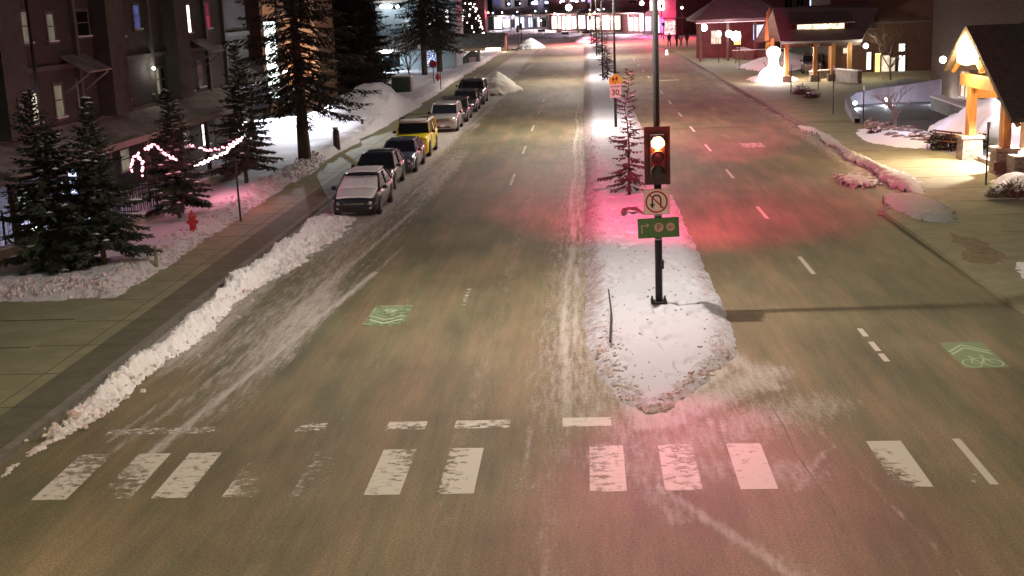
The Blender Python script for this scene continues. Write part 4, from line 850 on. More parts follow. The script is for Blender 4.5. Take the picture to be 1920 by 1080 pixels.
for px, py, s, rz, lab in ((1137, 150, .95, 1.1, 'young spruce in the median just beyond the school zone sign'), (1133, 128, 1.0, 2.0, 'young spruce overlapping the second streetlight pole'), (1122, 105, .95, 3.0, 'median spruce halfway to the far signal'), (1117, 92, 1.1, 4.0, 'median spruce left of the third streetlight pole'), (1112, 83, 1.1, 5.0, 'median spruce closest to the far red signal')):
    a = W(px, py, .2); copy_tree(m1, lab, (a.x+.1, a.y, .15), s, rz)
# leaf and branch litter on median (fallen dark branch)
a = W(1185, 400, .3); t = thing('fallen_branch', (a.x, a.y, .30), 'dark broken branch lying on the snow below the median spruce', 'branch')
MB().tube([(-.35, -.25, .05), (-.3, .0, .12), (-.1, .15, .16), (.15, .15, .14), (.35, -.1, .04), (.5, -.2, .0)], [.05, .08, .05, .07, .03, .015], 6).build('stem', BARK, t); MB().sphere((-.28, -.05, .1), .10, 8, 5, (1, .8, .7)).build('cluster', NEEDD, t)
def bare_tree(loc, label, H, spread, seed, depth=5, r0=.07, m=None, group=None, lean=.0):
    r = random.Random(seed); T = MB(); B = MB(); t = thing('bare_tree', loc, label, 'tree', group)
    def br(p, d, l, rr, k):
        q = [p]; dd = d.copy()
        for i in range(3): dd = (dd+Vector((r.gauss(0, .10), r.gauss(0, .10), r.gauss(0, .05)))).normalized(); q.append(q[-1]+dd*l/3)
        (T if k == 0 else B).tube(q, [rr, rr*.9, rr*.8, rr*.65], 6 if k < 2 else 4, cap=False)
        if k >= depth: return
        for i in range(r.choice((2, 3, 3)) if k else 6):
            f = r.uniform(.4, 1.0) if k else r.uniform(.55, 1.0); pp = q[0].lerp(q[-1], f) if k else q[min(3, int(f*3))]; a = r.uniform(0, 6.28)
            br(pp, (dd*.75+Vector((math.cos(a)*spread, math.sin(a)*spread, .25))).normalized(), l*r.uniform(.55, .78), rr*.58, k+1)
    br(Vector((0, 0, 0)), Vector((lean, 0, 1)), H*.45, r0, 0); T.build('trunk', m or BARK, t); B.build('branches', m or BARK, t); return t
a = W(1680, 243, .1); bare_tree((a.x, a.y, .12), 'bare young tree in the snowy rock bed before the blue driveway', 3.7, .85, 5, 3, .07, mat('pale_bark', (.20, .18, .17), .9, var=.3))
a = W(1670, 150, .1); bare_tree((a.x, a.y, .1), 'larger bare tree before the dark hotel wall on the right', 6.5, .8, 9, 5, .09, DTIMBER)
a = W(660, 215, .1); bare_tree((a.x-2.5, a.y, .1), 'bare brown shrub glowing purple behind the bright snow pile', 3.4, .9, 12, 5, .05, mat('purple_twig', (.13, .09, .10), .9))
for k, (px, py) in enumerate(((770, 150), (735, 140), (810, 100))):
    a = W(px, py, .1); bare_tree((a.x, a.y, .1), ('thin bare tree before the pale house wall', 'bare tree left of the pale house columns', 'bare tree behind the conifer trunks by the pale house')[k], 6.5+k, .7, 40+k, 5, .08)
def shrub(loc, label, r0, seed, m=None, n=260, snow=True, group=None):
    r = random.Random(seed); F = MB(); S = MB()
    for k in range(n):
        d = Vector((r.gauss(0, 1), r.gauss(0, 1), abs(r.gauss(0, .8)))).normalized(); l = r0*r.uniform(.5, 1.1); p = Vector((0, 0, .02))
        F.tube([p+d*l*.1, p+d*l*.6+Vector((0, 0, .05)), p+d*l], [.012, .009, .004], 3, cap=False)
        q = p+d*l*r.uniform(.6, 1); s_ = .05*r.uniform(.5, 1.4); F.add([q, q+Vector((s_, s_*.4, s_*.5)), q+Vector((0, s_, s_)), q+Vector((-s_*.5, 0, s_*.8))], [(0, 1, 2, 3)])
    t = thing('shrub', loc, label, 'shrub', group); F.build('twigs', m or DTIMBER, t)
    if snow:
        for k in range(14): a_ = r.uniform(0, 6.28); rr = r.uniform(0, r0*.7); S.sphere((rr*math.cos(a_), rr*math.sin(a_), r0*.55+r.uniform(-.1, .1)), r.uniform(.05, .13), 7, 4, (1, 1, .5))
        S.build('snow_clumps', TSNOW, t)
    return t
for k, (px, py, r0, lab, m_) in enumerate(((1503, 178, .9, 'dark rounded rock-like shrub right of the glowing snowman', NEEDD), (1522, 185, .7, 'low dark shrub behind the first slim post by the snowman', NEEDD), (1905, 372, .75, 'reddish snow-dusted shrub beside the porch steps', mat('reddish_twig', (.22, .10, .08), .9)), (1870, 372, .5, 'small dry shrub left of the reddish one by the porch', mat('dry_twig', (.2, .15, .1), .9)), (1640, 252, .45, 'small dark shrub at the left end of the rock bed', NEEDD), (1715, 262, .4, 'little frosted plant on the rock bed', NEEDD), (330, 392, .8, 'yellow-lit dry grass clump behind the spruce near the hydrant', mat('yellow_grass', (.45, .33, .06), .8)))):
    a = W(px, py, .15); shrub((a.x, a.y, .15), lab, r0, 60+k, m_, snow=k != 6)
# rocks of the raised bed
for k in range(44):
    u = k/43; a = W(1622+138*u+R_.uniform(-5, 5), 243+36*u+(R_.uniform(-14, 0) if k % 3 else R_.uniform(0, 8))); 
    if k % 2 == 0: pass
    s_ = R_.uniform(.14, .34); b = MB().sphere((0, 0, 0), s_, 9, 6, (R_.uniform(.8, 1.5), R_.uniform(.8, 1.3), .6)); b.v = [(x*(1+R_.uniform(-.12, .12)), y*(1+R_.uniform(-.12, .12)), z) for x, y, z in b.v]
    t = thing('rock', (a.x, a.y, .26), 'snow-dusted stone edging the planted bed before the blue driveway', 'rock', 'stones edging the planted bed'); b.build('stone', STONE, t); MB().sphere((0, 0, s_*.30), s_*.62, 9, 5, (1.1, 1, .5)).build('snow_cap', TSNOW, t)
# ------------------------------------------------------------------ BUILDINGS
def emat(name, c, s, var=.0, vs=1.5): return mat(name, tuple(min(.8, x*.5) for x in c), .6, emit=c, es=s, var=var, vscale=vs)
E_DIM = emat('pane_dim_curtain', (.62, .58, .42), .13, .6, 1.2); E_GREEN = emat('pane_dim_green', (.5, .6, .42), .07, .5, 1.5); E_WARM = emat('pane_warm', (1, .86, .62), .45, .6, 1.5)
E_BRIGHT = emat('pane_bright', (1, .93, .85), 1.6, .5, 1.0); E_BLUE = emat('pane_blue_white', (.55, .66, 1), 1.3, .6, 1.5); E_NIGHTBLUE = emat('pane_night_blue', (.10, .12, .4), .25, .6, 2)
E_DARK = GLASSD; PORCEL = emat('pane_shop_white', (1, .90, .88), 2.6, .5, .8); E_SHOPW = emat('pane_shop_warm', (1, .72, .55), 1.8, .65, .9); E_SHOPB = emat('pane_shop_blue', (.6, .75, 1), 2.2, .7, .8); E_PURP = emat('pane_purple', (.55, .30, 1), 1.1, .6, .8); E_ORANGE = emat('pane_orange', (1, .55, .15), 1.6, .5, 1)
E_WHITE = emat('white_glow', (1, .95, .95), 7); E_PINKW = emat('pink_sign_glow', (1, .55, .65), 9); E_REDW = emat('red_sign_glow', (1, .08, .2), 4); E_BLUEB = emat('blue_bulb', (.55, .6, 1), 8)
def bldg(name, loc, label, cat, rz=0.0, group=None): return thing(name, loc, label, cat, group, rz)
def win(root, x, z, w_, h_, pane, y=0.0, frame=TRIM, mull=True, fw=.09, d=.12):
    b = MB(); b.box((x, y-d/2, z+h_/2+fw/2), (w_+2*fw, d, fw)); b.box((x, y-d/2-.02, z-h_/2-fw/2), (w_+2*fw+.1, d+.04, fw))
    for s_ in (-1, 1): b.box((x+s_*(w_/2+fw/2), y-d/2, z), (fw, d, h_))
    if mull: b.box((x, y-d*.35, z), (.05, .06, h_))
    if d < .05: b.box((x, y-.03, z+.05), (w_, .03, .05))
    f = b.build('window', frame, root)
    if d < .05: MB().box((x, y-.06, z-h_/2-.01), (w_+.3, .14, .06)).build('sill_snow', TSNOW, f)
    MB().box((x, y-.012, z), (w_, .02, h_)).build('pane', pane, f); return f
# --- dark hotel on the left
XF, Y0 = -20.5, 31.0
hotel = bldg('hotel_building', (XF, Y0, 0), 'long dark three-storey hotel behind the spruces on the left', 'building', rad(90))
LN = 39.2
MB().box((LN/2, 3, 5.5), (LN, 6, 11)).build('wall', SIDING, hotel)
b = MB(); 
for x in (8.5, 13.2, 18.2, 22.3, 26.8, 31.2, 35.6, 39.0): b.box((x, -.09, 7.3), (.28, .18, 7.4))
for z in (6.05, 3.75, 9.0): b.box((LN/2, -.075, z), (LN, .15, .18))
b.build('wall_trim', TRIM, hotel)
for x0 in (10.4, 20.2, 29): MB().box((x0+.9, -.35, 7.4), (1.9, .7, 7.2)).build('bay', mat('green_grey_panel', (.065, .072, .06), .85, var=.35, vscale=2), hotel)
cn = MB(); cn.slab([(2, 0, 3.75), (36.8, 0, 3.75), (36.8, -2.15, 3.0), (2, -2.15, 3.0)], .14); cn.build('canopy', SNOWROOF, hotel)
MB().box((19.4, -2.17, 2.92), (34.8, .08, .26)).build('canopy_fascia', mat('pale_fascia', (.20, .19, .16), .8, var=.3), hotel)
for k in range(9): MB().box((3+4.2*k, -1.95, 1.4), (.18, .18, 2.9)).build('canopy_post', DTIMBER, hotel)
MB().box((LN/2, 2.4, 11.2), (LN+1, 7.4, .4)).build('roof', SNOWROOF, hotel)
for x in (31.0, 13.8): MB().tube([(x, -.25, 10.8), (x, -.25, 3.8)], .06, 6).build('downpipe', BLACKP, hotel)
for px, py, w_, h_, pm in ((40, 52, 24, 58, E_GREEN), (95, 52, 10, 50, E_GREEN), (150, 45, 26, 46, E_DARK), (218, 42, 20, 54, E_WARM), (256, 32, 9, 44, E_NIGHTBLUE), (345, 36, 20, 52, E_BRIGHT), (388, 30, 9, 46, E_DARK), (53, 206, 32, 56, E_WARM), (111, 190, 12, 60, E_GREEN), (151, 176, 9, 50, E_GREEN), (228, 166, 20, 48, E_DIM), (292, 152, 12, 46, E_DIM), (306, 150, 7, 44, E_DARK), (350, 146, 17, 54, E_DIM), (376, 140, 9, 46, E_DARK), (130, 345, 26, 62, E_BLUE), (45, 388, 18, 60, E_GREEN), (190, 330, 16, 44, E_DARK), (235, 300, 14, 40, E_DIM), (385, 252, 10, 40, E_BRIGHT), (350, 262, 10, 36, E_DIM), (8, 215, 10, 50, E_DARK)):
    a0 = WX(px-w_/2, py, XF+.02); a1 = WX(px+w_/2, py, XF+.02); zt = WX(px, py-h_/2, XF+.02).z; zb = WX(px, py+h_/2, XF+.02).z
    yy = -.72 if False else 0
    xc = (a0.y+a1.y)/2-Y0; inbay = any(x0 <= xc-.3 and xc-.3 <= x0+2 for x0 in (10.35, 20.15, 28.95))
    win(hotel, xc, (zt+zb)/2, abs(a1.y-a0.y)*1.15, zt-zb, pm, mull=False, d=.035, fw=.12, y=-.70 if inbay and (zt+zb)/2 > 3.8 else 0)
for px, py in ((165, 122), (392, 88)):
    a = WX(px, py, XF+.6); aw = MB(); x = a.y-Y0; aw.slab([(x-1.2, 0, a.z+.45), (x+1.2, 0, a.z+.45), (x+1.2, -1.1, a.z-.2), (x-1.2, -1.1, a.z-.2)], .08); aw.build('awning', SNOWROOF, hotel)
    br = MB(); br.tube([(x-1.0, 0, a.z-1.0), (x-1.0, -1.0, a.z-.3)], .04, 5); br.tube([(x+1.0, 0, a.z-1.0), (x+1.0, -1.0, a.z-.3)], .04, 5); br.build('awning_bracket', ALU, hotel)
for px, py, e, cc in ((290, 128, 12, (1, .9, .75)), (345, 118, 8, (1, .85, .7)), (226, 143, 6, (1, .85, .7)), (62, 184, 5, (1, .9, .8))):
    a = WX(px, py, XF+.35); s_ = MB().sphere((a.y-Y0, -.3, a.z), .075, 8, 6).build('wall_lamp', E_WHITE, hotel); light('wall_lamp_light', 'POINT', (a.y-Y0, -.45, a.z), e, cc, hotel, radius=.08)
# recessed wing and small roofs
wing = bldg('hotel_wing', (-24.6, 70.3, 0), 'recessed dark wing between the hotel corner and the timber tower', 'building', rad(90))
MB().box((10, 3, 5.5), (20, 6, 11)).build('wall', SIDING, wing); cn = MB(); cn.slab([(0, 0, 4.0), (19, 0, 4.0), (19, -1.9, 3.1), (0, -1.9, 3.1)], .15); cn.build('canopy', SNOWROOF, wing)
MB().box((3.5, -2.1, 5.6), (.14, .14, 5.4)).build('pole', TIMBER, wing); MB().box((10, -.1, 6.4), (20, .2, .3)).build('wall_trim', TRIM, wing)
for x, z, pm in ((3, 5, E_DIM), (8, 5.2, E_DARK), (12.5, 5, E_WARM), (5, 8, E_DARK), (11, 8, E_DIM), (4, 1.5, E_BRIGHT), (9, 1.5, E_DIM)): win(wing, x, z, 1.3, 1.7, pm)
# timber tower
tw0 = WY(503, 210, 92).x; tw1 = WY(607, 210, 92).x
BOARD = mat('salmon_boards', (.42, .24, .13), .75, var=.25, vscale=2, bump=.02, bscale=9, stretch=(6, 6, .3))
tower = bldg('timber_tower', (tw0, 92, 0), 'tall orange timber-clad tower with a glowing white and green window', 'building')
wt = tw1-tw0; MB().box((wt/2, 3, 7), (wt, 6, 14)).build('wall', BOARD, tower); MB().box((wt/2, 3, 14.2), (wt+1, 7, .4)).build('roof', SNOWROOF, tower)
b = MB(); [b.box((x, -.07, 7), (.2, .14, 14)) for x in (wt*.30, wt-.1, .1)]; b.build('corner_boards', DTIMBER, tower)
PG = mat('stained_pane', (.4, .45, .4), .5, emit=(.85, 1, .95), es=2.2, var=.85, vscale=1.3)
win(tower, wt*.15, 4.3, wt*.22, 5.6, PG, mull=False); win(tower, wt*.62, 8.2, 1.4, 1.6, E_DARK); MB().box((wt/2, -.25, 2.1), (wt, .5, .25)).build('ledge', SNOWROOF, tower)
lt = light('wall_wash_light', 'SPOT', (wt*.6, -3.5, 1.2), 800, (1, .66, .42), tower, radius=.15, spot=rad(80), aim=(0, 3, 3.2))
fl = bldg('floodlight', (tw0+2.2, 89.6, .1), 'bright white floodlight on a short post behind the spruces', 'floodlight')
MB().tube([(0, 0, 0), (0, 0, 3.3)], .05, 8).build('post', DARKM, fl); MB().box((0, -.1, 3.4), (.5, .2, .32)).build('housing', DARKM, fl); MB().box((0, -.21, 3.4), (.44, .02, .26)).build('lens', E_WHITE, fl)
light('flood_lamp_light', 'SPOT', (0, -.35, 3.35), 42000, (.86, .88, 1), fl, radius=.15, spot=rad(72), blend=.9, aim=(.26, -1, -.78))
# railings, low walls and lights before the hotel
def lowwall(p0, p1, label, h=.55, th=.3, z=.15, cap=True):
    d = Vector((p1[0]-p0[0], p1[1]-p0[1])); t = thing('low_wall', (p0[0], p0[1], z), label, 'wall', None, math.atan2(d.y, d.x)); MB().box((d.length/2, 0, h/2), (d.length, th, h)).build('wall', mat('low_wall_concrete', (.30, .27, .23), .9, var=.4, vscale=2, bump=.02), t)
    if cap: MB().box((d.length/2, 0, h+.03), (d.length, th+.08, .06)).build('snow_cap', TSNOW, t)
def railing(p0, p1, label, h=1.1, z=.5, step=.13):
    d = Vector((p1[0]-p0[0], p1[1]-p0[1])); t = thing('railing', (p0[0], p0[1], z), label, 'railing', None, math.atan2(d.y, d.x)); L_ = d.length
    b = MB(); b.tube([(0, 0, h), (L_, 0, h)], .03, 6); b.tube([(0, 0, .1), (L_, 0, .1)], .02, 5); b.build('rails', BLACKP, t); b = MB(); n = max(2, int(L_/step)); [b.tube([(L_*k/n, 0, 0), (L_*k/n, 0, h)], .012, 4) for k in range(n+1)]; b.build('bars', BLACKP, t)
    for x in (0, L_): MB().tube([(x, 0, 0), (x, 0, h+.1)], .04, 6).build('post', BLACKP, t)
lowwall((-17.2, 41.4), (-16.3, 45.4), 'low pale wall with a snow cap and railing left of the snowy hollow'); lowwall((-17.2, 50.2), (-16.6, 55.4), 'low snow-capped wall under the brightest end of the string lights', .6)
lowwall((-19.0, 36.0), (-17.6, 39.2), 'low wall at the far left edge behind the nearest spruce', .7)
railing((-17.3, 41.4), (-16.4, 45.4), 'black barred railing standing on the low pale wall'); railing((-19.4, 45.4), (-16.4, 45.4), 'black barred railing running back toward the hotel'); railing((-17.2, 50.2), (-16.6, 55.4), 'black barred railing below the string lights'); railing((-19.6, 39.5), (-17.3, 41.3), 'railing behind the two nearest spruces')
def lantern(p, label, e, c=(.6, .7, 1), h=.9, r=.10, m=None, cat='lamp', group=None, g=True):
    t = thing('path_light', p, label, cat, group); MB().tube([(0, 0, 0), (0, 0, h)], .03, 6).build('post', DARKM, t); MB().sphere((0, 0, h+r*.8), r, 10, 7).build('globe', m or E_WHITE, t); 
    if e: light('globe_light', 'POINT', (0, 0, h+r*.8+(r+.04 if g else 0)), e, c, t, radius=r)
    return t
lantern((-19.6, 41.8, .1), 'cool white lamp low behind the railing beneath the spruces', 60, (.5, .62, 1), .5)
lantern((-19.4, 44.6, .1), 'second cool white lamp behind the railing, nearer the hollow', 45, (.5, .62, 1), .5)
# string lights
STRB = emat('string_bulb_pink', (1, .30, .45), 3.2); STRW = emat('string_bulb_white', (1, .62, .75), 5)
bulb_me = MB().sphere((0, 0, 0), .036, 6, 4); bo = bulb_me.build('bulb', STRB); bme = bo.data; bpy.data.objects.remove(bo); bo = bulb_me.build('bulb', STRW); bmw = bo.data; bpy.data.objects.remove(bo)
for k, (pix, n, me_, lab, X0) in enumerate((([(246, 325), (248, 300), (262, 285)], 12, bme, 'short string of pink lights hanging at the left of the spruce group', -15.3), ([(272, 278), (292, 272), (312, 290), (332, 300)], 22, bme, 'pink string lights draped from the hotel railing to the hydrant spruce', -15.0), ([(345, 268), (370, 278), (395, 283), (425, 274), (454, 258)], 26, bme, 'upper strand of pink lights between the two right spruces', -14.9), ([(366, 312), (390, 300), (415, 290), (440, 272), (456, 257)], 44, bmw, 'dense bright white-pink light strand rising toward the right spruce', -14.8), ([(258, 290), (268, 305), (266, 330)], 10, bme, 'short dangling red-pink light strand beside the railing', -15.2))):
    P3 = [WX(x, y, X0) for x, y in pix]; t = thing('string_lights', P3[0], lab, 'string lights', 'string lights before the hotel'); 
    rel = [p-P3[0] for p in P3]; MB().tube(rel, .008, 4).build('wire', BLACKP, t)
    for i in range(n):
        f = (i+.5)/n*(len(rel)-1); j = int(f); q = rel[j].lerp(rel[j+1], f-j)+Vector((R_.uniform(-.03, .03), R_.uniform(-.03, .03), R_.uniform(-.05, .05)))
        o = bpy.data.objects.new('bulb', me_); COL.objects.link(o); o.parent = t; o.location = q; s_ = R_.uniform(.7, 1.5); o.scale = (s_,)*3
    mid_ = rel[len(rel)//2]; light('string_light_glow', 'POINT', mid_+Vector((.2, 0, .05)), (12, 24, 24, 90, 10)[k], (1, .25, .36), t, radius=.3)
# --- pale house behind conifers
a = WY(712, 150, 150); b_ = WY(858, 150, 150); wl = b_.x-a.x
PALE = mat('pale_blue_lit_wall', (.34, .42, .45), .85, var=.2, vscale=.6)  # blue of the cool light is put into the pale wall colour
hs = bldg('pale_house', (a.x, 150, 0), 'pale blue-lit house with a dark porch roof behind the conifers', 'building')
MB().box((wl/2, 5, 4.4), (wl, 10, 8.8)).build('wall', PALE, hs); b = MB(); b.slab([(-1, -3.6, 2.9), (wl+6, -3.6, 2.9), (wl+6, 0, 4.3), (-1, 0, 4.3)], .25); b.build('porch_roof', SNOWROOF, hs)
b = MB(); b.slab([(-1, -.8, 8.6), (wl+1, -.8, 8.6), (wl+1, 6, 11.5), (-1, 6, 11.5)], .25); b.build('roof', SNOWROOF, hs)
for x in (1.0, 3.2, 4.3, 5.4, 7.6, 9.4): MB().box((x, -3.2, 1.4), (.16, .16, 2.9)).build('porch_column', PALE, hs)
for x, z, w_, h_, pm in ((wl-2.2, 6.6, .5, 2.2, E_BLUE), (wl-.9, 6.4, .35, 1.8, E_BRIGHT), (wl-2.9, 5.6, .3, .8, E_BRIGHT), (wl-3, 1.6, 1.4, 1.8, E_BLUE), (2, 1.6, 1.3, 1.6, E_DARK), (6.3, 1.6, 1.5, 1.5, E_DARK)): win(hs, x, z, w_, h_, pm)
MB().box((1.6, -3.4, 2.62), (1.0, .2, .12)).build('porch_lamp', E_WHITE, hs); light('porch_lamp_light', 'POINT', (1.6, -3.9, 2.6), 420, (.8, .9, 1), hs, radius=.1)
light('wall_lamp_light', 'POINT', (4.5, -5.0, 6.0), 260, (.66, .86, 1), hs, radius=.3)
for k, px in enumerate((716, 722, 732, 745)):
    a2 = WY(px, 12, 149); MB().sphere((a2.x-a.x, -1.1, a2.z), .22, 8, 6).build('eave_lamp', E_WHITE, hs)
# bus shelter, low sign wall
a = W(915, 98); sh = bldg('bus_shelter', (a.x, a.y-4, .05), 'lit bus shelter with a warm glowing panel on the left pavement', 'bus shelter'); 
MB().box((1.3, 1.2, 2.75), (4.8, 3.0, .22)).build('roof', DTIMBER, sh); MB().box((1.0, 2.2, 1.3), (2.4, .08, 2.4)).build('back_panel', emat('shelter_glow', (1, .82, .62), 3.0, .4), sh)
for x in (-.8, 3.3): MB().box((x, 2.3, 1.35), (.14, .14, 2.7)).build('post', DTIMBER, sh)
MB().box((3.2, 1.2, 1.4), (.1, 2.4, 2.2)).build('side_panel', TIMBER, sh); MB().box((.9, 1.6, .5), (1.8, .4, .08)).build('seat', DTIMBER, sh)
light('shelter_light', 'POINT', (.9, 0.2, 2.3), 900, (1, .88, .75), sh, radius=.2)
a = W(893, 125); t = thing('sign_wall', (a.x-1.6, a.y, .1), 'dark wedge-shaped garden wall with a pale end post by the pavement', 'wall', None, rad(60)); MB().vpoly([(-3.2, 0), (3.2, 0), (3.2, 1.5), (2.0, 1.8), (0, 1.0), (-3.0, .3)], -.25, .25).build('wall', mat('dark_wall_stone', (.05, .045, .045), .9, var=.5), t); MB().box((3.35, -.1, .9), (.18, .3, 1.8)).build('end_post', PALE, t); MB().box((1.6, -.27, .75), (1.5, .04, .6)).build('panel', mat('small_pink_panel', (.35, .18, .18), .6, var=.8, vscale=6), t)
# ------------------------------------------------------------------ far shop row
BRICK = mat('far_brick', (.12, .045, .04), .9, var=.4, vscale=1); PALEW = mat('far_pale_wall', (.20, .17, .18), .9, var=.3, vscale=.5); GREYR = mat('far_roof_brown', (.14, .09, .07), .9, var=.4, vscale=.7)
def shop(px0, px1, yb, label, wallm, H=13, bays=(), ups=(), awn=None, awm=GREYR, group='shops across the end of the street', dy=0.0, name='shop_building', sign=None, e=0, ec=(1, .9, .9), split=None):
    a = W(px0, yb); b_ = W(px1, yb); d = b_-a; L_ = d.length; s_ = L_/(px1-px0)
    t = bldg(name, (a.x, a.y+dy, 0), label, 'building', math.atan2(d.y, d.x), group)
    MB().box((L_/2, 5.0, H/2), (L_, 10, H)).build('wall', wallm, t)
    for (x0, x1, z0, z1, pm) in bays: win(t, (x0+x1)/2*s_-px0*s_, (z0+z1)/2, (x1-x0)*s_, z1-z0, pm, frame=DTIMBER, fw=.16)
    for (x0, x1, z0, z1, pm) in ups: win(t, (x0+x1)/2*s_-px0*s_, (z0+z1)/2, (x1-x0)*s_, z1-z0, pm, frame=TRIM, fw=.14)
    if awn: 
        b = MB(); b.slab([(0, 0, awn+1.1), (L_, 0, awn+1.1), (L_, -2.8, awn), (0, -2.8, awn)], .3); b.build('awning', awm, t)
        n = max(2, int(L_/5)); 
        for k in range(n+1): MB().box((.2+(L_-.4)*k/n, -2.5, awn/2), (.22, .22, awn)).build('awning_post', DTIMBER, t)
    if e: light('shopfront_light', 'POINT', (L_/2, -4, 3), e, ec, t, radius=.5)
    return t, s_
shop(925, 990, 56, 'shop with a blazing white front beneath a sloping dark canopy', PALEW, bays=((927, 942, .4, 3.6, PORCEL), (945, 958, .8, 3.0, E_SHOPB), (960, 966, .8, 3, E_DARK), (968, 974, .6, 3.4, E_SHOPB), (976, 984, .6, 3.4, E_SHOPB)), ups=((930, 938, 7, 8.8, E_NIGHTBLUE), (950, 954, 6.6, 8.4, E_DARK), (956, 960, 6.6, 8.4, E_DARK), (968, 978, 6.6, 8.2, E_DARK)), awn=4.2, e=2200, ec=(.85, .85, 1))
shop(990, 1030, 56, 'grey two-storey shop with dim panes and one bright blue-white lamp', PALEW, bays=((992, 1000, .8, 3.4, E_SHOPB), (1002, 1006, .8, 3, E_DARK), (1009, 1013, .8, 3.4, E_BLUE), (1016, 1026, .8, 3.2, E_DARK)), ups=((984+8, 1002, 6.5, 9, E_DARK), (1022, 1029, 6.2, 7.8, E_DARK)), awn=4.3, e=500)
shop(1030, 1100, 58, 'long brick shop with glowing front, brown awning and blue upstairs windows', BRICK, bays=((1036, 1046, .6, 3.8, PORCEL), (1048, 1054, .6, 3.8, E_SHOPW), (1056, 1064, .4, 3.6, E_SHOPB), (1066, 1072, .4, 4, PORCEL), (1074, 1082, .6, 3.6, E_SHOPW), (1085, 1098, .6, 3.8, PORCEL)), ups=((1054, 1062, 7.3, 9.3, E_BLUE), (1071, 1080, 7.3, 9.2, E_BLUE), (1092, 1099, 7.3, 9.4, E_BLUE)), awn=4.5, e=2600, ec=(1, .8, .85))
shop(1100, 1168, 60, 'brick shop with warm lit windows right behind the far red signal', BRICK, bays=((1102, 1116, .6, 3.8, PORCEL), (1119, 1126, .6, 3.4, E_SHOPW), (1130, 1144, .6, 3.8, PORCEL), (1147, 1164, .6, 3.7, E_SHOPW)), ups=((1104, 1109, 7, 8.8, E_PURP), (1128, 1136, 7, 9.2, E_DARK), (1150, 1156, 7, 9.2, E_DARK)), awn=4.5, e=2200, ec=(1, .75, .75))
shop(1168, 1226, 63, 'dark low-roofed shop with pale panes left of the thick signal pole', BRICK, bays=((1181, 1188, .6, 3.5, PORCEL), (1190, 1198, .6, 3.5, E_SHOPW), (1201, 1209, .6, 4.2, PORCEL), (1211, 1222, .6, 3.6, E_PURP)), ups=((1180, 1196, 6.6, 7, E_DARK),), awn=4.6, awm=DTIMBER, e=2600, ec=(1, .8, 1))
t, s_ = shop(1226, 1268, 66, 'shop with purple-white front and a blazing pink sign', BRICK, H=12, bays=((1229, 1237, .5, 4, PORCEL), (1239, 1245, .5, 3.5, E_PURP),), awn=None, e=3500, ec=(1, .1, .35))
MB().box((11*s_, -.6, 6.0), (22*s_, .5, 1.9)).build('sign_box', E_PINKW, t); MB().box((3*s_, -.6, 7.6), (16*s_, .4, .5)).build('sign_trim', E_REDW, t)
a = W(1246, 70); t = bldg('market_stall', (a.x, a.y, 0), 'pale pink patterned stall panel under a thin canopy', 'stall'); wd = 20/2300*a.y
MB().box((wd/2, 0, 1.8), (wd, .2, 2.6)).build('panel', mat('stall_pattern', (.5, .35, .35), .7, emit=(1, .6, .6), es=.9, var=.9, vscale=1.8), t); MB().box((wd*.8, -.5, 3.6), (wd*2.2, 1.6, .15)).build('canopy', SNOWROOF, t); MB().box((wd, -.6, 1.8), (.12, .12, 3.6)).build('post', DTIMBER, t)
for k, (px, py, zl, sz, m_, lab) in enumerate(((1007, 56, 7.0, .55, E_BLUEB, 'large blue-white street globe before the grey far shop'), (1030, 57, 4.6, .35, E_WHITE, 'small white globe lamp beside the brick shop corner'), (912, 58, 6.6, .5, E_PINKW, 'upper pink-white globe near the far left red signal'), (914, 59, 3.6, .42, E_PINKW, 'lower pink globe near the far left red signal'), (1068, 59, 5.3, .8, E_WHITE, 'white glowing emblem lamp above the brick shop awning'), (939, 55, 7.4, .35, E_BLUEB, 'small blue lamp above the white shop canopy'), (1203, 66, 6.2, .45, E_WHITE, 'white globe lamp left of the thick signal pole'), (1134, 60, 8.0, .3, E_BLUEB, 'tiny violet lamp upstairs by the streetlight poles'))):
    a = W(px, py); lantern((a.x, a.y-3.2, 0), lab, 0, h=zl, r=sz, m=m_, cat='lamp', group='lamps before the far shops')
for k, (px, py) in enumerate(((1033, 57), (1000, 58))):
    a = W(px, py); t = thing('banner_post', (a.x, a.y-5, 0), ('post with a hanging pinkish banner before the brick shop', 'thin dark post before the grey far shop')[k], 'post'); MB().tube([(0, 0, 0), (0, 0, 6 if k == 0 else 4.6)], .07, 6).build('shaft', DARKM, t)
    if k == 0: MB().box((.0, -.1, 3.4), (.9, .06, 1.8)).build('banner', mat('banner_cloth', (.5, .3, .25), .8, var=.6, vscale=3), t)
for k, (px, py, w_) in enumerate(((1048, 66, 1.2), (1060, 68, 1.6), (1016, 63, 2), (1100, 67, 2))):
    a = W(px, py); t = thing('street_bench', (a.x, a.y-2, 0), ('tiny bench on the snow strip before the brick shop', 'dark bench right of the tiny bench on the snow strip', 'bench before the grey far shop', 'bench near the far red signal')[k], 'bench'); MB().box((0, 0, .45), (w_, .5, .08)).build('seat', DARKM, t); MB().box((0, .25, .75), (w_, .06, .45)).build('backrest', DARKM, t); [MB().box((s_*w_*.4, 0, .22), (.08, .45, .44)).build('leg', DARKM, t) for s_ in (-1, 1)]
for px, lab in ((1244, 'thin dark post right of the thick signal pole at the far corner'),): a = W(px, 76); t = thing('marker_post', (a.x, a.y, 0), lab, 'post'); MB().tube([(0, 0, 0), (0, 0, 3.2)], .06, 6).build('shaft', DARKM, t); MB().box((0, 0, 2.9), (.5, .05, .6)).build('plate', DARKM, t)
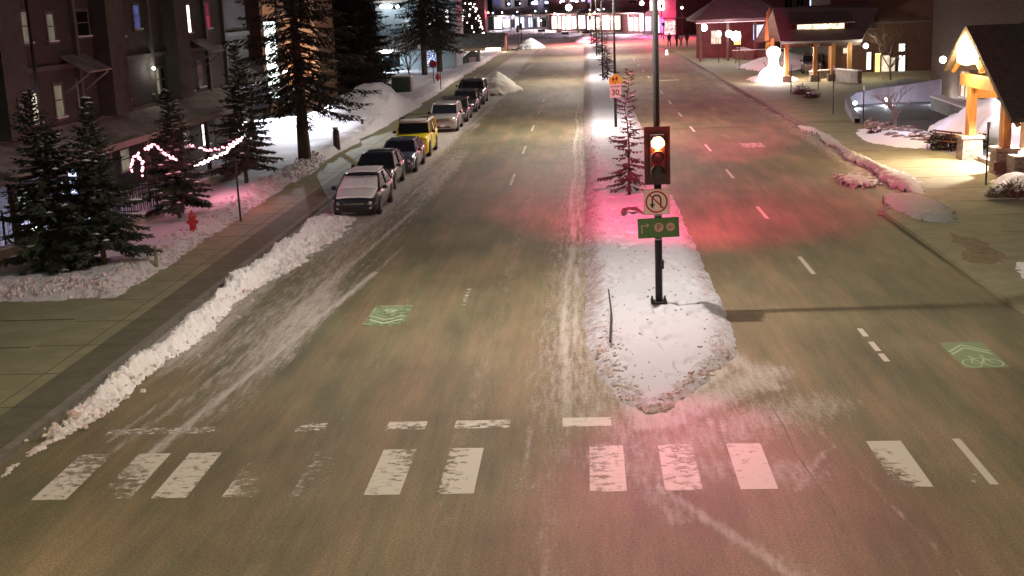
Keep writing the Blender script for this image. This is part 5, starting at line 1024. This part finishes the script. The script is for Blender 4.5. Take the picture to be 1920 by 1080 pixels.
for k in range(34):
    px = R_.choice((R_.uniform(925, 1030), R_.uniform(1040, 1165), R_.uniform(1175, 1330))); a = W(px, R_.uniform(60, 66)); c_ = R_.choice((E_WHITE, E_PINKW, E_BLUEB, E_WHITE)); zh = R_.choice((3.4, 4.6, 5.4, 7.4)) ; t = thing('shop_lamp', (a.x, a.y-4.2, 0), 'small glowing lamp on a thin post among the many before the far shops', 'lamp', 'small lamps scattered before the far shops'); MB().tube([(0, 0, 0), (0, 0, zh)], .03, 4).build('post', DARKM, t); MB().sphere((0, 0, zh), R_.uniform(.12, .26), 8, 5).build('globe', c_, t)
# dark backdrop blocks behind the shops and either side
for x0, x1, y, h, lab in ((-120, -26, 330, 13, 'dark building mass beyond the left conifers'), (-62, -27, 215, 10, 'low dark building behind the pale house'), (25, 60, 236, 12, 'dark building behind the pavilion roofs')):
    t = bldg('background_building', (x0, y, 0), lab, 'building'); MB().box(((x1-x0)/2, 5, h/2), (x1-x0, 10, h)).build('wall', BRICK, t); MB().box(((x1-x0)/2, 5, h+.2), (x1-x0+1, 11, .4)).build('roof', SNOWROOF, t)
    for k in range(int((x1-x0)/5)): win(t, 2.5+k*5, 3, 1.4, 1.6, R_.choice((E_DIM, E_DARK, E_SHOPW)), mull=False); win(t, 2.5+k*5, 6.5, 1.4, 1.6, R_.choice((E_NIGHTBLUE, E_DARK, E_DIM)), mull=False)
hl = struct(MB().add([(-700, 700, -5), (700, 700, -5), (700, 1000, 240), (200, 1000, 330), (-200, 1000, 230), (-700, 1000, 300)], [(0, 1, 2, 3, 4, 5)]).build('hills', mat('forested_hill', (.015, .016, .018), .95, var=.5, vscale=.02)))
# ------------------------------------------------------------------ people
CLO = [mat('coat_dark', (.035, .02, .025), .9, var=.3), mat('coat_black', (.012, .012, .014), .9), mat('coat_pale', (.35, .28, .28), .9, var=.2), mat('coat_maroon', (.07, .015, .02), .9)]
SKINM = mat('skin', (.35, .2, .15), .6)
def person(loc, label, h, cm, pm, stride, rz, arm=.12):
    t = thing('person', loc, label, 'person', 'people walking on the far right pavement', rz); s = h/1.75
    def skin(name, verts, edges, radii, m_, root=0):
        me = bpy.data.meshes.new(name); me.from_pydata([tuple(c*s for c in v) for v in verts], edges, []); o = bpy.data.objects.new(name, me); COL.objects.link(o); o.parent = t
        sk = o.modifiers.new('skin', 'SKIN'); 
        for v, r in zip(me.skin_vertices[0].data, radii): v.radius = (r[0]*s, r[1]*s) if isinstance(r, tuple) else (r*s, r*s); v.use_root = False
        me.skin_vertices[0].data[root].use_root = True; sk.use_smooth_shade = True; ss = o.modifiers.new('sub', 'SUBSURF'); ss.levels = 1; ss.render_levels = 1; me.materials.append(m_); return o
    st = stride
    V_ = [(0, 0, .95), (0, 0, 1.2), (0, 0, 1.42), (0, 0, 1.52), (0, -.01, 1.62), (0, 0, 1.74), (-.1, 0, .9), (-.11, -st, .5), (-.11, -st*.5, .07), (-.11, -st*.5-.15, .04), (.1, 0, .9), (.11, st*.4, .5), (.11, st, .09), (.11, st-.13, .04),
          (-.2, 0, 1.4), (-.24, arm, 1.15), (-.22, arm-.18, .92), (.2, 0, 1.4), (.24, -.02, 1.15), (.22, -arm-.1, .92)]
    E_ = [(0, 1), (1, 2), (2, 3), (3, 4), (4, 5), (0, 6), (6, 7), (7, 8), (8, 9), (0, 10), (10, 11), (11, 12), (12, 13), (2, 14), (14, 15), (15, 16), (2, 17), (17, 18), (18, 19)]
    Rr = [(.16, .12), (.16, .12), (.17, .11), .06, .095, .08, .1, .07, .05, .045, .1, .07, .05, .045, .07, .055, .042, .07, .055, .042]
    skin('body', V_, E_, Rr, pm); skin('coat', [(0, 0, .82), (0, 0, 1.05), (0, 0, 1.25), (0, 0, 1.44), (-.21, 0, 1.41), (-.25, arm, 1.15), (-.225, arm-.15, .96), (.21, 0, 1.41), (.25, -.02, 1.15), (.225, -arm-.08, .96)], [(0, 1), (1, 2), (2, 3), (3, 4), (4, 5), (5, 6), (3, 7), (7, 8), (8, 9)], [(.2, .15), (.19, .14), (.19, .14), (.15, .12), .085, .07, .06, .085, .07, .06], cm)
    MB().sphere((0, 0, 1.68*s), .115*s, 10, 7, (1, 1.05, 1)).build('hair', CLO[1], t)
for px, py, lab, h, cm, pm, st in ((1255, 88, 'person in dark clothes, leftmost of the group on the far right pavement', 1.95, CLO[0], CLO[1], .22), (1269, 87, 'person in maroon coat, second from left in the far group', 1.85, CLO[3], CLO[1], .15), (1277, 87, 'person with a pale top near the middle of the far group', 1.85, CLO[2], CLO[1], .2), (1288, 87, 'person in a dark coat at the right of the far group', 1.85, CLO[0], CLO[0], .18)):
    a = W(px, py, .12); person((a.x, a.y, .13), lab, h*1.08, cm, pm, st, R_.uniform(-.5, .5))
# ------------------------------------------------------------------ right side
# small glowing bollard-like thing at the kerb corner
a = W(1250, 103); t = thing('kerb_lamp', (a.x, a.y, 0), 'small glowing white marker on the road corner by the far group', 'lamp'); MB().lathe([(.22, 0), (.2, .15), (.14, .4), (.16, .6), (.05, .7)], n=10).build('marker', emat('marker_glow', (1, .75, .7), 1.6, .3), t)
# pavilion
a = WY(1352, 110, 152); pv = bldg('pavilion', (a.x-1.2, 150, 0), 'open pavilion with a broad dark hip roof and bright lamps inside', 'pavilion')
b = MB(); x0, x1, y0, y1, z0, z1 = -2.2, 8.6, -2.5, 11, 4.9, 7.4
b.add([(x0, y0, z0), (x1, y0, z0), (x1, y1, z0), (x0, y1, z0), (x0+3.2, (y0+y1)/2, z1), (x1-3.2, (y0+y1)/2, z1), (x0, y0, z0-.25), (x1, y0, z0-.25), (x1, y1, z0-.25), (x0, y1, z0-.25)], [(0, 1, 5, 4), (1, 2, 5), (2, 3, 4, 5), (3, 0, 4), (0, 6, 7, 1), (1, 7, 8, 2), (2, 8, 9, 3), (3, 9, 6, 0), (6, 9, 8, 7)]); b.build('roof', mat('dusted_roof', (.20, .16, .16), .9, var=.3, vscale=.8), pv)
MB().box((3.2, y0-.05, 4.55), (10.8, .1, .08)).build('eave_light', emat('eave_glow', (1, .6, .65), .5), pv)
for x in (-1.6, 1.6, 4.8, 8): MB().box((x, -1.6, 2.35), (.3, .3, 4.6)).build('post', DTIMBER, pv)
MB().box((3.6, 6, 2.2), (10, .3, 4.4)).build('wall', BRICK, pv)
for x, z, w_, h_, pm in ((6.2, 3.0, 1.3, 1.8, E_BLUE), (1, 2.6, 1.2, 1.6, E_WARM), (3.6, 2.4, .8, 1.6, E_ORANGE), (8.0, 2.8, .8, 1.6, E_SHOPW)): win(pv, x, z, w_, h_, pm, y=5.85)
MB().box((5.5, -1.7, .75), (6.6, .12, .9)).build('railing', DTIMBER, pv); MB().box((5.5, -1.7, 1.25), (6.8, .2, .08)).build('rail_snow', TSNOW, pv)
for px, py, zz, r_, lab, e in ((1310, 112, 3.5, .42, 'brightest fluffy globe lamp beside the walking group', 330), (1338, 118, 3.0, .32, 'white globe lamp at the left corner of the pavilion', 160), (1371, 120, 2.6, .55, 'large blazing white lamp before the pavilion', 420), (1358, 114, 2.8, .4, 'white lamp just left of the blazing pavilion lamp', 100)):
    a = W(px, py+8); lantern((a.x+1.2, a.y+6, .1), lab, e, (1, .86, .9), zz, r_, E_WHITE, 'lamp', 'globe lamps near the pavilion')
for k, (p0, p1) in enumerate((((1316, 80), (1342, 95)), ((1342, 93), (1368, 104)), ((1368, 103), (1398, 113)))):
    a0, a1 = W(*p0, .1), W(*p1, .1); a0.x += .5; a1.x += .5; d = a1-a0; t = thing('planter_box', (a0.x, a0.y, .1), ('wooden planter wall nearest the walking group', 'middle wooden planter wall beside the right pavement', 'wooden planter wall nearest the camera before the pavilion')[k], 'planter', 'wooden planter walls', math.atan2(d.y, d.x))
    MB().box((d.length/2, 0, .55), (d.length-.2, 1.1, 1.1)).build('box', DTIMBER, t); MB().box((d.length/2, 0, 1.13), (d.length-.3, .95, .1)).build('snow_fill', TSNOW, t); MB().box((d.length/2, -.56, 1.0), (d.length-.1, .06, .12)).build('top_rail', TIMBER, t)
# snowman light figure
a = W(1450, 156); t = thing('snowman_figure', (a.x, a.y, .15), 'large glowing white snowman figure on a bright snowy mound', 'snowman'); GL_ = emat('glowing_snowman', (1, .88, .88), 2.6, .25, 1)
MB().lathe([(.75, 0), (1.25, .25), (1.25, .7), (.8, 1.15), (.5, 1.3)], n=20).build('base', GL_, t, smooth=True); MB().lathe([(.55, 1.25), (.45, 1.45), (.42, 1.8), (.45, 2.1)], n=16).build('body', GL_, t, smooth=True); MB().sphere((0, 0, 2.5), .62, 16, 10, (1, 1, .85)).build('head', GL_, t, smooth=True)
MB().tube([(-.5, -.3, 1.0), (-.9, -.4, 1.7)], .05, 6).build('arm', BLACKP, t); MB().tube([(.5, -.3, 1.0), (1.1, -.4, 1.5)], .05, 6).build('arm', BLACKP, t); MB().tube([(0, -.55, 2.5), (0, -.95, 2.45)], [.07, .01], 7).build('nose', TIMBER, t); [MB().sphere((x, -.52, 2.65), .05, 6, 5).build('eye', BLACKP, t) for x in (-.18, .18)]
light('snowman_light', 'POINT', (0, -1.6, 1.2), 500, (1, .9, .88), t, radius=.4)
# timber canopy driveway
Yc = 108; pa = [WY(x, y, Yc) for x, y in ((1465, 77), (1615, 76))]
cp = bldg('driveway_canopy', (pa[0].x, Yc, 0), 'steep brown roofed driveway canopy with timber posts and a lit dormer slot', 'canopy'); wC = pa[1].x-pa[0].x
def ridge(px, py): q = WY(px, py, Yc+4.5); return (q.x-pa[0].x, 4.5, q.z)
R0, R1 = ridge(1449, 14), ridge(1646, 14)
b = MB(); b.slab([(-.1, -.3, 3.62), (wC, -.3, 3.55), R1, R0], .25); b.slab([R0, R1, (wC+1.0, 9.3, 3.5), (-.9, 9.3, 3.5)], .25); b.build('roof', mat('canopy_shingle', (.17, .13, .12), .9, var=.35, vscale=3, bump=.03, bscale=8, stretch=(.4, .4, 3)), cp)
D0, D1 = WY(1488, 62, Yc+1.4), WY(1590, 58, Yc+1.4)
dm = MB().box(((D0.x+D1.x)/2-pa[0].x, 1.7, 4.75), (D1.x-D0.x, .5, .78)).build('dormer', DTIMBER, cp); MB().box(((D0.x+D1.x)/2-pa[0].x, 1.43, 4.72), ((D1.x-D0.x)*.86, .02, .55)).build('pane', mat('dormer_pane', (.4, .3, .2), .5, emit=(1, .75, .45), es=1.6, var=.85, vscale=2.2), dm)
b = MB(); b.slab([(D0.x-pa[0].x-.5, .9, 5.05), (D1.x-pa[0].x+.5, .9, 5.05), (D1.x-pa[0].x+.1, 3.0, 5.95), (D0.x-pa[0].x-.1, 3.0, 5.95)], .12); b.build('dormer_roof', SHING, cp)
for x in (.5, wC-2.3, wC-.9, wC-3.8): 
    MB().box((x, .3, 2.0), (.34, .34, 3.4)).build('post', TIMBER, cp); MB().box((x, .3, .35), (.8, .8, .7)).build('pier', STONE, cp)
for x in (.5, wC-.9): MB().box((x, 8.6, 1.8), (.34, .34, 3.6)).build('post', TIMBER, cp)
MB().box((wC/2, .3, 3.25), (wC, .3, .35)).build('beam', DTIMBER, cp); MB().vpoly([(-.2, 3.4), (.2, 3.4), (0.0, 6.0)], -.3, -.1).build('gable_board', TIMBER, cp, (-.7, 4, .2))
light('canopy_light', 'POINT', (wC*.62, 3.5, 3.0), 420, (1, .66, .42), cp, radius=.15); light('canopy_light', 'POINT', (wC*.25, 2.5, 3.0), 260, (1, .75, .6), cp, radius=.15)
MB().sphere((wC+.3, -.4, 3.0), .22, 10, 7).build('wall_lamp', E_WHITE, cp); light('wall_lamp_light', 'POINT', (wC+.3, -.8, 3.0), 130, (.95, 1, .8), cp, radius=.2)
a = W(1452, 120); t = bldg('timber_gable', (a.x-.6, a.y+1, 0), 'narrow orange timber gable left of the driveway canopy roof', 'gable'); MB().vpoly([(-.7, 3.6), (.7, 3.6), (.15, 6.2)], -.2, 0).build('gable', TIMBER, t); MB().box((0, .0, 3.3), (1.6, .5, .55)).build('beam', TIMBER, t); MB().box((0, 0, 1.55), (.4, .4, 3.1)).build('post', TIMBER, t); light('gable_light', 'POINT', (0, -1.2, 3.0), 60, (1, .6, .3), t, radius=.1)
for k, (p0, p1, h) in enumerate((((1568, 152), (1612, 157), 1.0), ((1520, 150), (1560, 146), .7))):
    a0, a1 = W(*p0, .1), W(*p1, .1); d = a1-a0; t = thing('low_wall', (a0.x, a0.y, .1), ('pale concrete planter wall in front of the canopy posts', 'low dark wall left of the pale concrete planter wall')[k], 'wall', None, math.atan2(d.y, d.x)); MB().box((d.length/2, 0, h/2), (d.length, .35, h)).build('wall', (mat('low_wall_concrete', (.30, .27, .23)), STONE)[k], t); MB().box((d.length/2, 0, h+.05), (d.length, .45, .08)).build('snow_cap', TSNOW, t)
# hotel behind with lit slits
hb = bldg('brick_hotel', (22.8, 118, 0), 'dark brown hotel wall with tall glowing slit windows behind the canopy', 'building')
MB().box((12, 5, 6), (24, 10, 12)).build('wall', mat('brown_brick', (.10, .06, .042), .9, var=.4, vscale=3, bump=.01, bscale=12, stretch=(1, 1, 3)), hb)
b = MB(); b.slab([(-3, -3, 4.2), (3.6, -3, 4.2), (3.6, 0, 6.4), (-3, 0, 6.4)], .2); b.build('roof', SHING, hb)
b = MB(); [b.box((12, -.08, z), (24, .16, .2)) for z in (4.6, 7.2)]; b.build('wall_trim', TRIM, hb)
def slit(px, y0_, y1_, pm, w_=.55):
    q0, q1 = WY(px, y0_, 118), WY(px, y1_, 118); win(hb, q0.x-22.8, (q0.z+q1.z)/2, w_, q0.z-q1.z, pm, mull=False)
slit(1691, 82, 96, E_BRIGHT); slit(1691, 104, 150, E_BRIGHT); slit(1660, 104, 140, E_WARM, .8); slit(1674, 108, 140, E_WARM, .4); slit(1646, 100, 138, E_ORANGE, .5); slit(1585-0, 90, 100, E_WARM, .4); slit(1629, 98, 130, E_BRIGHT, .4)
tb = bldg('upper_building', (22, 176, 0), 'dark upper building with a bright pale blue panel above the canopy roof', 'building'); MB().box((12, 5, 6), (26, 10, 12)).build('wall', BRICK, tb)
q0, q1 = WY(1518, 12, 176), WY(1590, 12, 176); win(tb, (q0.x+q1.x)/2-22, q0.z+.55, q1.x-q0.x, 1.7, E_BLUE, mull=False)
for px in (1478, 1500, 1620): q0 = WY(px, 8, 176); win(tb, q0.x-22, q0.z, 1.0, 1.2, E_DARK)
# shiny white snow slope seen under the canopy
pile('snow_slope', 20.5, 131, 4.5, 7, 1.6, 97, z0=.1)
# curved driveway wall + driveway paving
BLUEP = mat('bluish_driveway', (.13, .13, .14), .7, var=.2, vscale=.8, bump=.01, bscale=50)
poly = [W(*p) for p in ((1607, 235), (1640, 247), (1775, 292), (1812, 300), (1900, 330), (1960, 260), (1850, 165), (1700, 150), (1640, 165), (1600, 180), (1588, 195))]
struct(MB().prism([(p.x, p.y) for p in poly], .08, .126).build('driveway', BLUEP))
cw = [(1607, 232, .3), (1594, 215, .55), (1589, 203, .7), (1600, 197, .8), (1640, 194, 1.0), (1700, 192, 1.2), (1760, 190, 1.5), (1830, 190, 1.6)]
t = thing('retaining_wall', (0, 0, 0), 'curved pale blue-grey retaining wall with small lights beside the driveway', 'wall'); b = MB(); pts = [W(x, y, .1) for x, y, h in cw]
for i in range(len(pts)-1):
    a0, a1 = pts[i], pts[i+1]; d = (a1-a0).normalized(); n_ = Vector((-d.y, d.x, 0))*.16; h0, h1 = cw[i][2], cw[i+1][2]
    b.add([a0-n_, a1-n_, a1+n_, a0+n_, a0-n_+Vector((0, 0, h0)), a1-n_+Vector((0, 0, h1)), a1+n_+Vector((0, 0, h1)), a0+n_+Vector((0, 0, h0))], [(0, 3, 2, 1), (4, 5, 6, 7), (0, 1, 5, 4), (2, 3, 7, 6)])
b.build('wall', mat('blue_grey_concrete', (.26, .28, .33), .85, var=.25, vscale=1), t)
for k, (px, py) in enumerate(((1601, 193), (1659, 187), (1755, 186))):
    q = W(px, py+10, .1); hgt = (WY(px, py, q.y-.25)).z; l_ = MB().sphere((q.x, q.y-.3, hgt), .13, 8, 6).build('wall_lamp', E_WHITE, t); light('wall_lamp_light', 'POINT', (q.x, q.y-.5, max(.35, hgt-.1)), 60, (.85, .88, 1), t, radius=.08)
a0, a1 = W(1752, 205, .1), W(1832, 236, .1); d = a1-a0; t = thing('low_wall', (a0.x, a0.y, .1), 'grey-green garden wall sloping toward the near timber post', 'wall', None, math.atan2(d.y, d.x)); MB().box((d.length/2, 0, .4), (d.length, .5, .8)).build('wall', mat('greenish_concrete', (.20, .22, .19), .9, var=.3), t); MB().box((d.length/2, .1, .84), (d.length, .8, .08)).build('snow_cap', TSNOW, t)
light('driveway_light', 'POINT', (21, 66, 3.2), 260, (.62, .68, 1), None, radius=.4) if False else None
# --- timber lodge with portico
MB_ = MB
lod = bldg('timber_lodge', (24, 58, 0), 'brown shingled lodge with a lit timber gable porch at the right edge', 'building')
MB().box((10, 6, 6.5), (20, 48, 13)).build('wall', mat('lodge_wall', (.14, .095, .06), .9, var=.4, vscale=2, bump=.02, bscale=8, stretch=(.5, .5, 4)), lod)
b = MB(); b.slab([(-3.4, -18, 3.0), (-3.4, 7, 3.0), (.4, 12, 6.6), (.4, -18, 6.6)], .22); b.build('skirt_roof', SHING, lod)
b = MB(); b.slab([(-2.2, -20, 10.5), (-2.2, 32, 10.5), (8, 32, 16), (8, -20, 16)], .25); b.build('roof', SHING, lod)
for y, pm in ((24, E_NIGHTBLUE), (18, E_ORANGE), (12.5, E_BRIGHT), (7, E_WARM), (2, E_BRIGHT), (-4, E_WARM), (-10, E_BRIGHT)):
    f = win(lod, 0, 0, 2.4, 2.0, pm, frame=TIMBER); f.location = (-.0, y, 7.9); f.rotation_euler.z = rad(-90)
for y, pm in ((22, E_WARM), (15, E_DARK)):
    f = win(lod, 0, 0, 1.8, 1.6, pm, frame=TIMBER); f.location = (-.0, y, 1.6); f.rotation_euler.z = rad(-90)
# portico parts
px0, pyN, pyS, pyR, ez, rz_ = 16.9-24, 57.7-58, 49.6-58, 55.0-58, 3.1, 6.05
b = MB(); b.slab([(px0-.5, pyS-.9, ez-.45), (0, pyS-.9, ez-.45), (0, pyR, rz_), (px0-.5, pyR, rz_)], .2); b.slab([(px0-.5, pyR, rz_), (0, pyR, rz_), (0, pyN+.5, 4.1), (px0-.5, pyN+.5, 4.1)], .2); b.build('porch_roof', SHING, lod)
def post(y, x=px0+.25, z1=3.5):
    p_ = MB(); p_.box((x, y-.17, (1.15+z1)/2), (.30, .26, z1-1.15)); p_.box((x, y+.17, (1.15+z1)/2), (.30, .26, z1-1.15)); p_.build('porch_post', TIMBER, lod)
    MB().box((x, y, .55), (.95, .95, 1.1), taper=.9).build('stone_pier', STONE, lod, bevel=.03); MB().box((x, y, 1.13), (1.0, 1.0, .12)).build('pier_cap', mat('cap_stone', (.32, .27, .22), .85, var=.3), lod)
    light('post_uplight', 'SPOT', (x-.45, y-.42, 1.25), 30, (1, .62, .25), lod, radius=.03, spot=rad(50), aim=(.22, .2, 1))
post(56.2-58); post(51.6-58)
b = MB(); b.box((px0+.25, (pyN+pyS)/2+.9, 3.42 if False else 3.6), (.34, pyN-pyS-2.2, .5)); b.build('tie_beam', TIMBER, lod); 
for y in (pyN-.6, pyS+.9): MB().box((px0/2+.2, y, 2.95), (-px0-.4, .3, .4)).build('side_beam', TIMBER, lod)
b = MB(); b.tube([(px0+.25, pyR, 4.0), (px0+.25, pyR, rz_-.3)], .14, 4); b.tube([(px0+.25, pyR, 4.1), (px0+.25, pyR-1.9, 5.0)], .11, 4); b.tube([(px0+.25, pyR, 4.1), (px0+.25, pyR+1.6, 4.9)], .11, 4); b.tube([(px0-.1, pyS-.5, ez-.75), (px0-.1, pyR, rz_-.5)], .13, 4); b.tube([(px0-.1, pyR, rz_-.5), (px0-.1, pyN+.2, 3.95)], .13, 4); b.build('truss', TIMBER, lod)
MB().box((px0+2.6, pyR-.3, 2.2), (.25, 3.2, 4.4)).build('porch_wall', mat('lodge_inner', (.30, .18, .08), .8, var=.3), lod)
q = WY(1815, 98, 56.0); ln_ = MB().lathe([(.02, .85), (.38, .8), (.46, .6), (.44, .0), (.24, -.12), (0, -.15)], (q.x-24, 56.0-58, q.z-.4), n=12).build('porch_lantern', emat('lantern_glow', (1, .80, .45), 14), lod); 
light('lantern_light', 'POINT', (q.x-24-.6, 55.9-58-.3, q.z-.1), 900, (1, .72, .36), lod, radius=.35)
light('lantern_light', 'POINT', (q.x-24+1.2, 55.0-58, q.z+.1), 260, (1, .74, .4), lod, radius=.3)
q = WY(1768, 112, 62); MB().sphere((q.x-24, 62-58, q.z), .17, 10, 7).build('wall_lamp', E_WHITE, lod); MB().tube([(q.x-24, 62-58, q.z), (-.4, 62-58, q.z+.2)], .03, 5).build('lamp_arm', DARKM, lod)
light('porch_floor_light', 'SPOT', (px0+1.6, 53.6-58, 3.1), 2400, (1, .88, .80), lod, radius=.15, spot=rad(130), aim=(-.25, -.1, -1))
# porch steps
b = MB(); [b.box((px0+.9+.38*k, 53.9-58, .12+.15*k+.075-.1), (.4, 3.6, .15+.0)) for k in range(0)]
t = thing('porch_steps', (17.2, 53.9, .12), 'pale brightly lit steps between the two stone piers', 'steps'); b = MB()
for k in range(3): b.box((.35+.42*k+1.5, 0, .08+.16*k), (3.42-.0*k, 3.5, .16))
b.build('treads', mat('step_concrete', (.42, .37, .32), .85, var=.25), t); MB().box((.12, 0, .17), (.06, 3.5, .03)).build('nosing', DTIMBER, t)
t = thing('stone_planter', (17.6, 50.2, .12), 'dark stone planter block at the foot of the nearer timber post', 'planter'); MB().box((0, 0, .45), (1.3, 1.0, .9)).build('box', STONE, t, bevel=.04); MB().box((-.5, .6, .35), (1.5, .4, .35)).build('bench_top', DTIMBER, t, rz=rad(-20))
# park bench
a = W(1765, 286); t = thing('park_bench', (a.x, a.y, .12), 'dark slatted bench at the right end of the rock bed beside the near stone pier', 'bench', None, rad(-62)); sb = MB(); [sb.box((0, -.18+.12*k, .45), (1.9, .09, .04)) for k in range(4)]; sb.build('seat', DTIMBER, t); bb = MB(); [bb.box((0, .28+.02*k, .6+.12*k), (1.9, .04, .09)) for k in range(3)]; bb.build('backrest', DTIMBER, t); [MB().tube([(s_*.8, -.15, 0), (s_*.8, -.15, .43), (s_*.8, .3, .43), (s_*.8, .34, .9)], .03, 6).build('leg', BLACKP, t) for s_ in (-1, 1)]
t = thing('hedge', (W(1795, 290).x+.3, W(1795, 290).y+1.0, .12), 'low clipped dark hedge behind the slatted bench', 'hedge'); hb_ = MB()
for k in range(900): x, y, z = R_.uniform(-1.3, 1.3), R_.uniform(-.4, .4), R_.uniform(.05, .7); s_ = .09; n3_ = Vector((R_.gauss(0, 1), R_.gauss(0, 1), R_.gauss(0, 1))).normalized()*s_; n4_ = n3_.cross(Vector((0, .3, 1))).normalized()*s_; p = Vector((x, y, z)); hb_.add([p-n3_, p-n4_, p+n3_, p+n4_], [(0, 1, 2, 3)])
hb_.build('leaves', NEED, t)
light('bed_light', 'POINT', (W(1700, 255).x, W(1700, 255).y-1.5, 2.0), 45, (.62, .62, 1), None, radius=.3)
light('lodge_snow_light', 'POINT', (21.8, 60.5, 3.0), 380, (.80, .84, 1), None, radius=.4).parent = None
